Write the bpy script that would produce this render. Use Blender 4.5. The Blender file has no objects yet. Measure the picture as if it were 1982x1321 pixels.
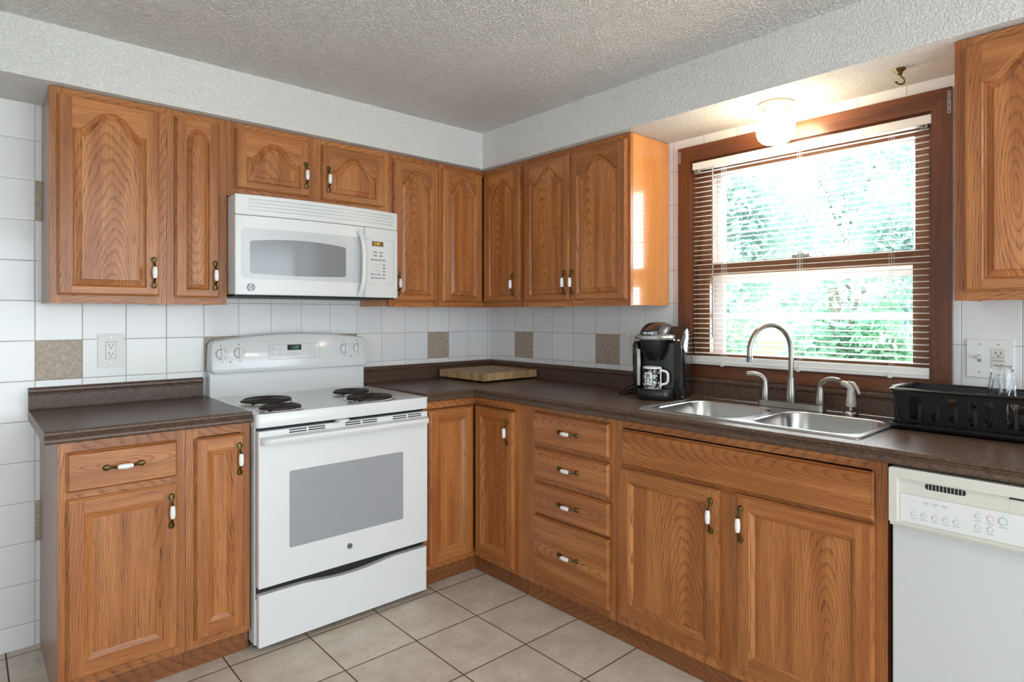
import bpy, bmesh, math, random
from mathutils import Vector, Matrix
from mathutils.geometry import tessellate_polygon
random.seed(7)
SC = bpy.context.scene
COL = SC.collection
PI = math.pi

# ------------------------------------------------------------------ camera, world, lights, exposure
SC.view_settings.view_transform = 'Standard'
SC.view_settings.look = 'None'
SC.view_settings.gamma = 1
SC.view_settings.use_curve_mapping = False
SC.view_settings.exposure = 0.0
SC.cycles.use_denoising = True
SC.cycles.max_bounces = 10
SC.cycles.diffuse_bounces = 5
SC.cycles.glossy_bounces = 5
SC.cycles.transparent_max_bounces = 16
SC.cycles.sample_clamp_indirect = 6
cd = bpy.data.cameras.new('camera')
cam = bpy.data.objects.new('camera', cd)
COL.objects.link(cam)
cam.location = (-2.5018, -3.0002, 1.2785)
cam.rotation_euler = (PI/2, 0, 0.8402 - PI/2)
cd.sensor_width = 36
cd.lens = 36 * 1182.8 / 1982
cd.shift_y = -49.9 / 1982
cd.clip_start = 0.05
SC.camera = cam

W = bpy.data.worlds.new('daylight')
SC.world = W
W.use_nodes = True
W.node_tree.nodes['Background'].inputs['Color'].default_value = (0.80, 0.93, 1.0, 1)
W.node_tree.nodes['Background'].inputs['Strength'].default_value = 4.5


def light(name, kind, loc, target, energy, color, size=None, size_y=None):
    d = bpy.data.lights.new(name, kind)
    d.energy = energy
    d.color = color
    if kind == 'AREA':
        d.shape = 'RECTANGLE'
        d.size = size
        d.size_y = size_y or size
    elif kind == 'SUN':
        d.angle = math.radians(size)
    o = bpy.data.objects.new(name, d)
    COL.objects.link(o)
    o.location = loc
    v = Vector(target) - Vector(loc)
    o.rotation_euler = v.to_track_quat('-Z', 'Y').to_euler()
    return o


light('sun', 'SUN', (6, -10, 8), (0, -4, 0), 5.0, (1.0, 0.95, 0.86), 2.0)
# daylight standing in the sink window; unseen rear and left openings added as fill
light('fill_light_rear', 'AREA', (-1.25, -5.70, 1.1), (-1.45, 0, 1.7), 30, (0.86, 0.93, 1.0), 2.2, 1.9)
light('fill_light_left', 'AREA', (-4.72, -3.0, 1.5), (0, -2.0, 1.6), 2.5, (0.86, 0.93, 1.0), 1.6, 1.3)
light('daylight_sink_window', 'AREA', (0.30, -1.926, 1.55), (-1.0, -1.926, 1.45), 42, (0.92, 0.97, 1.0), 0.95, 0.95)


# ------------------------------------------------------------------ node helpers
class NT:
    def __init__(s, name):
        s.m = bpy.data.materials.new(name)
        s.m.use_nodes = True
        s.t = s.m.node_tree
        s.b = s.t.nodes['Principled BSDF']
        s.out = s.t.nodes['Material Output']

    def n(s, typ, **kw):
        nd = s.t.nodes.new('ShaderNode' + typ)
        for k, v in kw.items():
            setattr(nd, k, v)
        return nd

    def put(s, sock, v):
        if hasattr(v, 'is_output') or hasattr(v, 'links') and not isinstance(v, (int, float, tuple, list)):
            s.t.links.new(v, sock)
        else:
            sock.default_value = v

    def math(s, op, a, b=0.0, c=0.0, clamp=False):
        nd = s.n('Math', operation=op, use_clamp=clamp)
        s.put(nd.inputs[0], a)
        s.put(nd.inputs[1], b)
        s.put(nd.inputs[2], c)
        return nd.outputs[0]

    def mix(s, f, a, b, blend='MIX'):
        nd = s.n('Mix', data_type='RGBA', blend_type=blend)
        s.put(nd.inputs[0], f)
        for i, v in ((6, a), (7, b)):
            if isinstance(v, (tuple, list)):
                v = tuple(v) + (1,) * (4 - len(v))
            s.put(nd.inputs[i], v)
        return nd.outputs[2]

    def ss(s, x, lo, hi, a=0.0, b=1.0):
        nd = s.n('MapRange', interpolation_type='SMOOTHSTEP')
        for i, v in enumerate((x, lo, hi, a, b)):
            s.put(nd.inputs[i], v)
        return nd.outputs[0]

    def noise(s, vec, scale, detail=2.0, rough=0.5):
        nd = s.n('TexNoise')
        if vec is not None:
            s.put(nd.inputs['Vector'], vec)
        nd.inputs['Scale'].default_value = scale
        nd.inputs['Detail'].default_value = detail
        nd.inputs['Roughness'].default_value = rough
        return nd.outputs['Fac']

    def voro(s, vec, scale, feature='F1', out='Distance'):
        nd = s.n('TexVoronoi', feature=feature)
        s.put(nd.inputs['Vector'], vec)
        nd.inputs['Scale'].default_value = scale
        return nd.outputs[out]

    def pos(s):
        return s.n('NewGeometry').outputs['Position']

    def obj(s):
        return s.n('TexCoord').outputs['Object']

    def sep(s, v):
        nd = s.n('SeparateXYZ')
        s.put(nd.inputs[0], v)
        return nd.outputs

    def comb(s, x, y, z):
        nd = s.n('CombineXYZ')
        for i, v in enumerate((x, y, z)):
            s.put(nd.inputs[i], v)
        return nd.outputs[0]

    def vmul(s, v, k):
        nd = s.n('VectorMath', operation='MULTIPLY')
        s.put(nd.inputs[0], v)
        nd.inputs[1].default_value = k
        return nd.outputs[0]

    def attr(s, name, out):
        nd = s.n('Attribute', attribute_name=name)
        return nd.outputs[out]

    def bump(s, h, strength=0.2, dist=0.01):
        nd = s.n('Bump')
        nd.inputs['Strength'].default_value = strength
        nd.inputs['Distance'].default_value = dist
        s.put(nd.inputs['Height'], h)
        s.t.links.new(nd.outputs[0], s.b.inputs['Normal'])

    def set(s, **kw):
        names = dict(col='Base Color', rough='Roughness', metal='Metallic', spec='Specular IOR Level', coat='Coat Weight',
                     coatr='Coat Roughness', trans='Transmission Weight', ior='IOR', emc='Emission Color', ems='Emission Strength')
        for k, v in kw.items():
            if isinstance(v, (tuple, list)):
                v = tuple(v) + (1,) * (4 - len(v))
            s.put(s.b.inputs[names[k]], v)
        return s.m


def srgb(r, g, b):
    f = lambda c: c/255/12.92 if c/255 <= 0.04045 else ((c/255 + 0.055)/1.055)**2.4
    return (f(r), f(g), f(b), 1)


def flat(name, col, rough=0.5, metal=0.0, spec=0.5, coat=0.0, vary=0.0):
    t = NT(name)
    t.set(rough=rough, metal=metal, spec=spec, coat=coat, coatr=0.08)
    if vary:
        f = t.noise(t.obj(), 14, 4, 0.6)
        t.set(col=t.mix(t.ss(f, 0.35, 0.7), col, tuple(c*(1-vary) for c in col[:3])))
    else:
        t.set(col=col)
    return t.m


def oak(name, light_c, mid_c, dark_c, rough=0.36, ring_amt=0.78, coat=0.25, coatr=0.22):
    t = NT(name)
    g0 = t.attr('grain', 'Vector')
    tone = t.attr('tone', 'Fac')
    sd = t.math('MULTIPLY', tone, 61.7)
    ad = t.n('VectorMath', operation='ADD')
    t.put(ad.inputs[0], g0)
    t.put(ad.inputs[1], t.comb(sd, sd, sd))
    g = ad.outputs[0]
    a, d, l = t.sep(g0)
    w1 = t.noise(t.vmul(g, (9.0, 9.0, 2.6)), 1.0, 2, 0.5)
    w2 = t.noise(t.vmul(g, (60.0, 60.0, 9.0)), 1.0, 1, 0.5)
    dd = t.math('ADD', t.math('MULTIPLY', l, 0.16), t.math('ADD', d, 0.045))
    r = t.math('SQRT', t.math('ADD', t.math('MULTIPLY', a, a), t.math('MULTIPLY', dd, dd)))
    r = t.math('ADD', r, t.math('MULTIPLY', t.math('SUBTRACT', w1, 0.5), 0.030))
    r = t.math('ADD', r, t.math('MULTIPLY', t.math('SUBTRACT', w2, 0.5), 0.0035))
    ph = t.math('FRACT', t.math('MULTIPLY', r, 140.0))
    line = t.math('MULTIPLY', t.ss(ph, 0.48, 0.93), t.ss(ph, 0.92, 1.0, 1.0, 0.0))
    pore = t.noise(t.vmul(g, (520.0, 520.0, 13.0)), 1.0, 1, 0.5)
    pore2 = t.noise(t.vmul(g, (300.0, 300.0, 4.0)), 1.0, 2, 0.6)
    p = t.ss(pore, 0.54, 0.70)
    p2 = t.ss(pore2, 0.38, 0.68)
    broad = t.noise(t.vmul(g, (22.0, 22.0, 1.4)), 1.0, 2, 0.5)
    base = t.mix(t.ss(broad, 0.3, 0.7), light_c, mid_c)
    c = t.mix(t.math('MULTIPLY', p2, 0.62), base, mid_c)
    f = t.math('MULTIPLY', line, t.math('ADD', 0.45, t.math('MULTIPLY', p, 0.5)))
    f = t.math('ADD', t.math('MULTIPLY', f, ring_amt), t.math('MULTIPLY', p, 0.30), clamp=True)
    c = t.mix(f, c, dark_c)
    # tone shifts each board a little lighter or darker
    k = t.math('ADD', 0.78, t.math('MULTIPLY', tone, 0.44))
    c = t.mix(1.0, c, t.comb(k, k, k), 'MULTIPLY')
    t.set(col=c, rough=t.math('ADD', rough, t.math('MULTIPLY', f, 0.18)), coat=coat, coatr=coatr, spec=0.4)
    t.bump(f, 0.12, 0.001)
    return t.m


M = {}
M['oak'] = oak('oak', srgb(194, 128, 72), srgb(156, 92, 45), srgb(86, 43, 18))
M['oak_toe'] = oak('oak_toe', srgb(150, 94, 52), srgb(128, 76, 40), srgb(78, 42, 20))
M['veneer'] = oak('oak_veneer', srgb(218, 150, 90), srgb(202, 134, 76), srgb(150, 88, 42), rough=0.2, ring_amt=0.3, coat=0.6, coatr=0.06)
M['side'] = oak('side_laminate', srgb(150, 118, 100), srgb(138, 106, 90), srgb(104, 76, 62), rough=0.32, ring_amt=0.3, coat=0.12)
M['stain'] = oak('stained_wood', srgb(126, 72, 42), srgb(94, 51, 28), srgb(48, 26, 15), rough=0.28, ring_amt=0.45, coat=0.4)
M['sash'] = oak('sash_wood', srgb(150, 100, 66), srgb(128, 82, 52), srgb(84, 50, 30), rough=0.4, ring_amt=0.4, coat=0.1)


def wall_tile(name, axis, c0, pc):
    t = NT(name)
    x, y, z = t.sep(t.pos())
    h = x if axis == 'x' else t.math('MULTIPLY', y, -1.0)
    u = t.math('DIVIDE', t.math('SUBTRACT', h, c0), pc)
    v = t.math('DIVIDE', t.math('SUBTRACT', z, 1.024), 0.1555)
    fu, fv = t.math('FLOOR', u), t.math('FLOOR', v)
    eu = t.math('MULTIPLY', t.math('ABSOLUTE', t.math('SUBTRACT', t.math('SUBTRACT', u, fu), 0.5)), pc)
    ev = t.math('MULTIPLY', t.math('ABSOLUTE', t.math('SUBTRACT', t.math('SUBTRACT', v, fv), 0.5)), 0.1555)
    du = t.math('SUBTRACT', pc/2, eu)
    dv = t.math('SUBTRACT', 0.1555/2, ev)
    dm = t.math('MINIMUM', du, dv)
    grout = t.ss(dm, 0.0008, 0.0018, 1.0, 0.0)
    is0 = lambda q: t.math('LESS_THAN', t.math('FLOORED_MODULO', q, 4.0), 0.5)
    acc = t.math('MULTIPLY', is0(fu), is0(fv))
    wn = t.n('TexWhiteNoise', noise_dimensions='2D')
    t.put(wn.inputs['Vector'], t.comb(fu, fv, 0.0))
    wv = wn.outputs['Value']
    white = t.mix(wv, srgb(236, 236, 237), srgb(229, 229, 232))
    n1 = t.noise(t.pos(), 60, 4, 0.7)
    n2 = t.noise(t.pos(), 260, 2, 0.6)
    taupe = t.mix(t.ss(n1, 0.3, 0.7), srgb(150, 132, 118), srgb(184, 168, 152))
    taupe = t.mix(t.math('MULTIPLY', t.ss(n2, 0.52, 0.62), 0.5), taupe, srgb(206, 196, 184))
    c = t.mix(acc, white, taupe)
    c = t.mix(t.math('MULTIPLY', grout, 0.75), c, srgb(150, 140, 130))
    rough = t.math('ADD', t.math('ADD', 0.12, t.math('MULTIPLY', acc, 0.3)), t.math('MULTIPLY', grout, 0.5))
    t.set(col=c, rough=rough, spec=0.5)
    hgt = t.math('ADD', t.math('MULTIPLY', t.ss(dm, 0.0, 0.004), 0.8), t.math('MULTIPLY', t.noise(t.pos(), 11, 2), 0.55))
    t.bump(hgt, 0.35, 0.0016)
    return t.m


M['tile_back'] = wall_tile('white_wall_tile_back', 'x', -2.298, 0.1517)
M['tile_right'] = wall_tile('white_wall_tile_right', 'y', 0.234, 0.1602)


def floor_mat():
    t = NT('beige_floor_tile')
    x, y, z = t.sep(t.pos())
    u = t.math('DIVIDE', t.math('ADD', x, 0.577), 0.3015)
    v = t.math('DIVIDE', t.math('ADD', y, 0.660), 0.304)
    fu, fv = t.math('FLOOR', u), t.math('FLOOR', v)
    eu = t.math('ABSOLUTE', t.math('SUBTRACT', t.math('SUBTRACT', u, fu), 0.5))
    ev = t.math('ABSOLUTE', t.math('SUBTRACT', t.math('SUBTRACT', v, fv), 0.5))
    dm = t.math('MULTIPLY', t.math('SUBTRACT', 0.5, t.math('MAXIMUM', eu, ev)), 0.303)
    grout = t.ss(dm, 0.0018, 0.0032, 1.0, 0.0)
    wn = t.n('TexWhiteNoise', noise_dimensions='2D')
    t.put(wn.inputs['Vector'], t.comb(fu, fv, 0.0))
    p = t.comb(t.math('ADD', x, t.math('MULTIPLY', wn.outputs['Value'], 9.0)), y, z)
    n1 = t.noise(p, 9, 6, 0.65)
    n2 = t.noise(p, 42, 5, 0.7)
    c = t.mix(t.ss(n1, 0.3, 0.7), srgb(198, 184, 170), srgb(218, 207, 195))
    c = t.mix(t.math('MULTIPLY', t.ss(n2, 0.52, 0.72), 0.45), c, srgb(160, 142, 126))
    c = t.mix(t.math('MULTIPLY', wn.outputs['Value'], 0.12), c, srgb(170, 150, 130))
    c = t.mix(grout, c, srgb(84, 66, 54))
    t.set(col=c, rough=t.math('ADD', 0.34, t.math('MULTIPLY', grout, 0.5)), spec=0.4)
    t.bump(t.math('ADD', t.ss(dm, 0.001, 0.006), t.math('MULTIPLY', n2, 0.15)), 0.4, 0.002)
    return t.m


M['floor'] = floor_mat()


def plaster(name, c1, c2, scale, strength):
    t = NT(name)
    p = t.pos()
    n1 = t.noise(p, scale, 3, 0.6)
    n2 = t.voro(p, scale*1.1, 'SMOOTH_F1')
    n3 = t.noise(p, 1.7, 3, 0.5)
    h = t.math('ADD', t.ss(n1, 0.42, 0.6), t.math('MULTIPLY', n2, 0.4))
    t.set(col=t.mix(t.ss(n3, 0.3, 0.7), c1, c2), rough=0.75, spec=0.25)
    t.bump(h, strength, 0.009)
    return t.m


M['ceiling'] = plaster('textured_ceiling_paint', srgb(238, 236, 232), srgb(243, 242, 239), 115, 0.9)
M['soffit'] = plaster('textured_soffit_paint', srgb(226, 225, 222), srgb(220, 219, 216), 120, 0.5)
M['paint'] = plaster('wall_paint', srgb(214, 212, 208), srgb(208, 206, 202), 60, 0.15)


def laminate():
    t = NT('mottled_brown_laminate')
    p = t.pos()
    n1 = t.noise(p, 75, 5, 0.7)
    n2 = t.noise(p, 330, 3, 0.7)
    n3 = t.voro(p, 360)
    c = t.mix(t.ss(n1, 0.32, 0.68), srgb(66, 49, 43), srgb(98, 75, 62))
    c = t.mix(t.math('MULTIPLY', t.ss(n2, 0.5, 0.66), 0.75), c, srgb(134, 108, 88))
    c = t.mix(t.math('MULTIPLY', t.ss(n3, 0.2, 0.34, 1.0, 0.0), 0.6), c, srgb(44, 34, 32))
    t.set(col=c, rough=0.31, spec=0.36)
    t.bump(n2, 0.08, 0.0008)
    return t.m


M['laminate'] = laminate()


def brushed(name, col, rough, stretch):
    t = NT(name)
    n = t.noise(t.vmul(t.obj(), stretch), 1.0, 3, 0.6)
    t.set(col=col, metal=1.0, rough=t.math('ADD', rough - 0.03, t.math('MULTIPLY', n, 0.06)))
    t.bump(n, 0.02, 0.0003)
    return t.m


M['steel'] = brushed('brushed_stainless', srgb(196, 196, 196), 0.26, (30, 400, 400))
M['nickel'] = brushed('brushed_nickel', srgb(160, 155, 148), 0.30, (300, 300, 60))
M['chrome'] = flat('chrome', srgb(215, 212, 208), 0.12, 1.0)
M['brass'] = flat('antique_brass', srgb(112, 96, 62), 0.36, 1.0, vary=0.35)
M['porcelain'] = flat('porcelain', srgb(238, 238, 238), 0.15, coat=0.4)
M['enamel'] = flat('white_enamel', srgb(226, 228, 230), 0.2, coat=0.3)
M['dishwasher_white'] = flat('dimmed_white_enamel', srgb(206, 208, 210), 0.3)  # white enamel with the weaker light on the door put into its colour
M['badge'] = flat('grey_badge', srgb(150, 152, 154), 0.3, 0.5)
M['white'] = flat('white_plastic', srgb(224, 225, 226), 0.35)
M['ivory'] = flat('ivory_plastic', srgb(214, 211, 203), 0.4)
M['pale_print'] = flat('pale_print', srgb(184, 184, 188), 0.5)
M['plate'] = flat('white_switch_plastic', srgb(230, 230, 228), 0.35)
M['grey_line'] = flat('grey_print', srgb(150, 152, 156), 0.5)
M['dark_print'] = flat('dark_print', srgb(70, 72, 76), 0.5)
M['red_print'] = flat('red_print', srgb(216, 172, 172), 0.5)
M['green_print'] = flat('green_print', srgb(166, 192, 188), 0.5)
M['seam'] = flat('shadow_gap_black', srgb(22, 22, 24), 0.6)
M['oven_glass'] = flat('grey_oven_glass', srgb(158, 161, 166), 0.1, spec=0.6)
M['mw_glass'] = flat('grey_microwave_glass', srgb(134, 136, 140), 0.12, spec=0.6)
M['mw_inset'] = flat('pale_grey_inset', srgb(200, 203, 206), 0.25)
M['coil'] = flat('dark_burner_coil', srgb(52, 44, 42), 0.45, 0.3, vary=0.3)
M['black'] = flat('black_plastic', srgb(20, 20, 22), 0.32)
M['gloss_black'] = flat('gloss_black_plastic', srgb(14, 14, 16), 0.12, coat=0.5)
M['silver'] = flat('silver_plastic', srgb(176, 176, 178), 0.3, 0.7)
M['sprayer'] = flat('matte_silver_plastic', srgb(196, 194, 188), 0.35, 0.2)
M['slate'] = flat('slate_silver_plastic', srgb(110, 114, 120), 0.25, 0.6)
M['rack'] = flat('black_rack_plastic', srgb(15, 15, 17), 0.38)
M['blind'] = flat('white_vinyl_slat', srgb(238, 238, 236), 0.4)
M['vinyl'] = flat('white_storm_frame', srgb(232, 236, 238), 0.4)
M['cord'] = flat('white_cord', srgb(230, 230, 226), 0.7)
M['fixture'] = flat('cream_fixture_metal', srgb(204, 190, 164), 0.4)
M['hookbrass'] = flat('aged_brass_hook', srgb(120, 98, 60), 0.38, 1.0, vary=0.3)
M['zinc'] = flat('painted_zinc_strip', srgb(170, 164, 154), 0.45, 0.4, vary=0.4)
M['trunk'] = flat('tree_bark', srgb(150, 142, 130), 0.9, vary=0.4)
M['lawn'] = flat('lawn_grass', srgb(118, 150, 84), 0.9, vary=0.4)


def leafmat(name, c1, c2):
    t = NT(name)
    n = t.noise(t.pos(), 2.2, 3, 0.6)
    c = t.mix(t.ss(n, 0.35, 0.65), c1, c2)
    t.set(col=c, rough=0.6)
    tr = t.n('BsdfTranslucent')
    t.put(tr.inputs[0], c)
    mx = t.n('MixShader')
    mx.inputs[0].default_value = 0.5
    t.t.links.new(t.b.outputs[0], mx.inputs[1])
    t.t.links.new(tr.outputs[0], mx.inputs[2])
    t.t.links.new(mx.outputs[0], t.out.inputs[0])
    return t.m


M['leaf'] = leafmat('leaf_green', srgb(164, 206, 182), srgb(220, 238, 224))
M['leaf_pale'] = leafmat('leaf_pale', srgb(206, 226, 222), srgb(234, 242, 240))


def emit(name, col, strength, base=0.8):
    t = NT(name)
    t.set(col=(base, base, base), emc=col, ems=strength, rough=0.3)
    return t.m


M['globe'] = emit('lit_globe_glass', (1.0, 0.80, 0.52), 36.0)
M['dome'] = emit('lit_dome_glass', (1.0, 0.95, 0.87), 48.0)
M['green_led'] = emit('green_led', (0.10, 0.9, 0.35), 0.6, 0.05)
M['amber_led'] = emit('amber_led', (1.0, 0.66, 0.10), 1.3, 0.05)
M['amber_dim'] = emit('amber_display', (0.55, 0.28, 0.04), 0.28, 0.03)


def glassmat(name, rough=0.0):
    t = NT(name)
    t.t.nodes.remove(t.b)
    tr = t.n('BsdfTransparent')
    gl = t.n('BsdfGlossy')
    gl.inputs['Roughness'].default_value = 0.02
    fr = t.n('Fresnel')
    fr.inputs['IOR'].default_value = 1.45
    mx = t.n('MixShader')
    t.t.links.new(fr.outputs[0], mx.inputs[0])
    t.t.links.new(tr.outputs[0], mx.inputs[1])
    t.t.links.new(gl.outputs[0], mx.inputs[2])
    t.t.links.new(mx.outputs[0], t.out.inputs[0])
    return t.m


M['pane'] = glassmat('window_pane')
_t = NT('tumbler_glass')
M['tumbler'] = _t.set(col=(0.97, 0.99, 1.0), rough=0.01, trans=1.0, ior=1.45)


def board_mat():
    t = NT('butcher_block')
    tone = t.attr('tone', 'Fac')
    g = t.attr('grain', 'Vector')
    n = t.noise(t.vmul(g, (160, 160, 20)), 1.0, 2, 0.6)
    c = t.mix(tone, srgb(150, 116, 78), srgb(206, 170, 122))
    c = t.mix(t.math('MULTIPLY', t.ss(n, 0.4, 0.7), 0.35), c, srgb(104, 76, 50))
    t.set(col=c, rough=0.5)
    return t.m


M['board'] = board_mat()


def mug_mat():
    t = NT('black_mug_print')
    x, y, z = t.sep(t.obj())
    ang = t.math('ARCTAN2', y, x)
    q = t.comb(t.math('MULTIPLY', ang, 0.040), z, 0.0)
    d = t.voro(q, 78)
    ring = t.math('MULTIPLY', t.ss(d, 0.20, 0.26), t.ss(d, 0.36, 0.42, 1.0, 0.0))
    dot = t.ss(d, 0.05, 0.10, 1.0, 0.0)
    n = t.noise(q, 240, 1)
    f = t.math('MULTIPLY', t.math('MAXIMUM', ring, dot), t.ss(n, 0.34, 0.46))
    t.set(col=t.mix(f, srgb(20, 20, 22), srgb(230, 230, 230)), rough=0.2)
    return t.m


M['mug_print'] = mug_mat()


# ------------------------------------------------------------------ mesh helpers
def FB(a, o, z): return Vector((a, -o, z))      # back wall: a = x, o = distance out from the wall
def FR(a, o, z): return Vector((-o, -a, z))     # right wall: a = distance from the corner
def FW(x, y, z): return Vector((x, y, z))


class MB:
    def __init__(s):
        s.v, s.f, s.mi, s.g, s.t = [], [], [], [], []

    def add(s, vs, fs, mi=0, grain=None):
        """grain = (axis, centre, offset vector, tone)"""
        b = len(s.v)
        for p in vs:
            p = Vector(p)
            s.v.append(p)
            if grain:
                ax, ce, off, tn = grain
                q = p - ce
                if ax == 'z': g = (q.x + q.y, q.x*0.2 - q.y*0.2, q.z)
                elif ax == 'x': g = (q.z, q.y, q.x)
                else: g = (q.z, q.x, q.y)
                s.g.append(Vector(g) + off)
                s.t.append(tn)
            else:
                s.g.append(p.copy())
                s.t.append(0.5)
        for f in fs:
            s.f.append([i + b for i in f])
            s.mi.append(mi)

    def box(s, F, a0, a1, o0, o1, z0, z1, mi=0, grain=None):
        vs = [F(a, o, z) for z in (z0, z1) for o in (o0, o1) for a in (a0, a1)]
        s.add(vs, [(0, 1, 3, 2), (4, 6, 7, 5), (0, 4, 5, 1), (1, 5, 7, 3), (3, 7, 6, 2), (2, 6, 4, 0)], mi, grain)

    def prism(s, loops, P, h0, h1, mi=0, grain=None, back=True):
        """loops of 2-D points, first outer, others holes; P(u, v, h) -> point"""
        pts = [p for l in loops for p in l]
        n = len(pts)
        tri = tessellate_polygon([[Vector((p[0], p[1], 0)) for p in l] for l in loops])
        vs = [P(p[0], p[1], h1) for p in pts] + [P(p[0], p[1], h0) for p in pts]
        fs = [tuple(t) for t in tri]
        if back:
            fs += [tuple(i + n for i in t[::-1]) for t in tri]
        k = 0
        for l in loops:
            m = len(l)
            for i in range(m):
                j = (i + 1) % m
                fs.append((k + i, k + j, n + k + j, n + k + i))
            k += m
        s.add(vs, fs, mi, grain)

    def loft(s, rings, mi=0, closed=True, cap0=False, cap1=False, grain=None):
        n = len(rings[0])
        vs = [p for r in rings for p in r]
        fs = []
        for k in range(len(rings) - 1):
            for i in range(n if closed else n - 1):
                j = (i + 1) % n
                fs.append((k*n + i, k*n + j, (k+1)*n + j, (k+1)*n + i))
        if cap0: fs.append(tuple(range(n))[::-1])
        if cap1: fs.append(tuple((len(rings)-1)*n + i for i in range(n)))
        s.add(vs, fs, mi, grain)

    def tube(s, path, rad, seg=12, mi=0, caps=True, flat=1.0, up=None):
        path = [Vector(p) for p in path]
        if not isinstance(rad, (list, tuple)): rad = [rad]*len(path)
        t0 = (path[1] - path[0]).normalized()
        u = Vector(up) if up else (Vector((0, 0, 1)) if abs(t0.z) < 0.9 else Vector((1, 0, 0)))
        u = (u - t0*u.dot(t0)).normalized()
        rings = []
        for i, p in enumerate(path):
            a = path[max(i-1, 0)]
            b = path[min(i+1, len(path)-1)]
            t = (b - a).normalized()
            u = (u - t*u.dot(t)).normalized()
            w = t.cross(u)
            rings.append([p + rad[i]*(math.cos(2*PI*k/seg)*u*flat + math.sin(2*PI*k/seg)*w) for k in range(seg)])
        s.loft(rings, mi, True, caps, caps)

    def lathe(s, prof, c, seg=32, mi=0, axis='z', sx=1.0, sy=1.0, caps=(False, False)):
        c = Vector(c)
        rings = []
        for r, h in prof:
            ring = []
            for k in range(seg):
                th = 2*PI*k/seg
                p, q = r*math.cos(th)*sx, r*math.sin(th)*sy
                ring.append(c + (Vector((p, q, h)) if axis == 'z' else Vector((p, h, q)) if axis == 'y' else Vector((h, p, q))))
            rings.append(ring)
        s.loft(rings, mi, True, caps[0], caps[1])

    def text(s, string, size, P, mi=0, align='CENTER', h=0.0004, bold=0.0):
        """flat lettering; P(u, v, h) -> point"""
        cu = bpy.data.curves.new('lettering', 'FONT')
        cu.body = string
        cu.size = size
        cu.align_x = align
        cu.align_y = 'CENTER'
        cu.offset = bold
        cu.resolution_u = 3
        o = bpy.data.objects.new('lettering', cu)
        COL.objects.link(o)
        bpy.context.view_layer.update()
        me = bpy.data.meshes.new_from_object(o.evaluated_get(bpy.context.evaluated_depsgraph_get()))
        s.add([P(v.co.x, v.co.y, h) for v in me.vertices], [tuple(p.vertices) for p in me.polygons], mi)
        bpy.data.objects.remove(o)
        bpy.data.meshes.remove(me)

    def obj(s, name, mats, parent=None, origin=None, smooth=None, bevel=0, seg=2, label=None):
        org = Vector(origin) if origin is not None else Vector((0, 0, 0))
        if parent is not None:
            org = org + parent_loc(parent)
        me = bpy.data.meshes.new(name)
        me.from_pydata([p - org for p in s.v], [], s.f)
        if not isinstance(mats, (list, tuple)): mats = [mats]
        for m in mats: me.materials.append(M[m])
        me.polygons.foreach_set('material_index', s.mi)
        at = me.attributes.new('grain', 'FLOAT_VECTOR', 'POINT')
        at.data.foreach_set('vector', [c for p in s.g for c in p])
        at = me.attributes.new('tone', 'FLOAT', 'POINT')
        at.data.foreach_set('value', s.t)
        bm = bmesh.new()
        bm.from_mesh(me)
        bmesh.ops.recalc_face_normals(bm, faces=bm.faces)
        bm.to_mesh(me)
        bm.free()
        if smooth:
            me.polygons.foreach_set('use_smooth', [True]*len(me.polygons))
            me.set_sharp_from_angle(angle=math.radians(smooth))
        o = bpy.data.objects.new(name, me)
        COL.objects.link(o)
        o.location = Vector(origin) if origin is not None else (0, 0, 0)
        if parent is not None: o.parent = parent
        if bevel:
            md = o.modifiers.new('edges', 'BEVEL')
            md.width = bevel
            md.segments = seg
            md.limit_method = 'ANGLE'
            md.angle_limit = math.radians(40)
            md.harden_normals = False
        if label: o['label'] = label
        return o


def parent_loc(o):
    p = Vector((0, 0, 0))
    while o is not None:
        p = p + o.location
        o = o.parent
    return p


def tag(o, label, cat, group=None, kind=None):
    o['label'] = label
    o['category'] = cat
    if group: o['group'] = group
    if kind: o['kind'] = kind
    return o


def thing(name, loc, label, cat, group=None):
    o = bpy.data.objects.new(name, None)
    o.empty_display_size = 0.05
    COL.objects.link(o)
    o.location = loc
    return tag(o, label, cat, group)


def struct(b, name, mats, label=None, **kw):
    o = b.obj(name, mats, **kw)
    o['kind'] = 'structure'
    if label:
        o['label'] = label
    return o


def rrect(a0, a1, z0, z1, r, n=6):
    pts = []
    for cx, cz, t0 in ((a1-r, z0+r, -90), (a1-r, z1-r, 0), (a0+r, z1-r, 90), (a0+r, z0+r, 180)):
        for k in range(n + 1):
            t = math.radians(t0 + 90*k/n)
            pts.append((cx + r*math.cos(t), cz + r*math.sin(t)))
    return pts


def rect(a0, a1, z0, z1): return [(a0, z0), (a1, z0), (a1, z1), (a0, z1)]


R = random.Random(11)


def gr(axis, centre, spread=0.16, lo=0.05, tone=None):
    """random board: grain direction, where it was sawn from the log, and its tone"""
    s = R.choice((-1, 1))*R.uniform(lo, lo + spread)
    return (axis, Vector(centre), Vector((s, R.uniform(-0.03, 0.03), R.uniform(-0.35, 0.35))), R.uniform(0.25, 0.75) if tone is None else tone)


def gaxis(F): return 'x' if F is FB else 'y'


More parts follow.
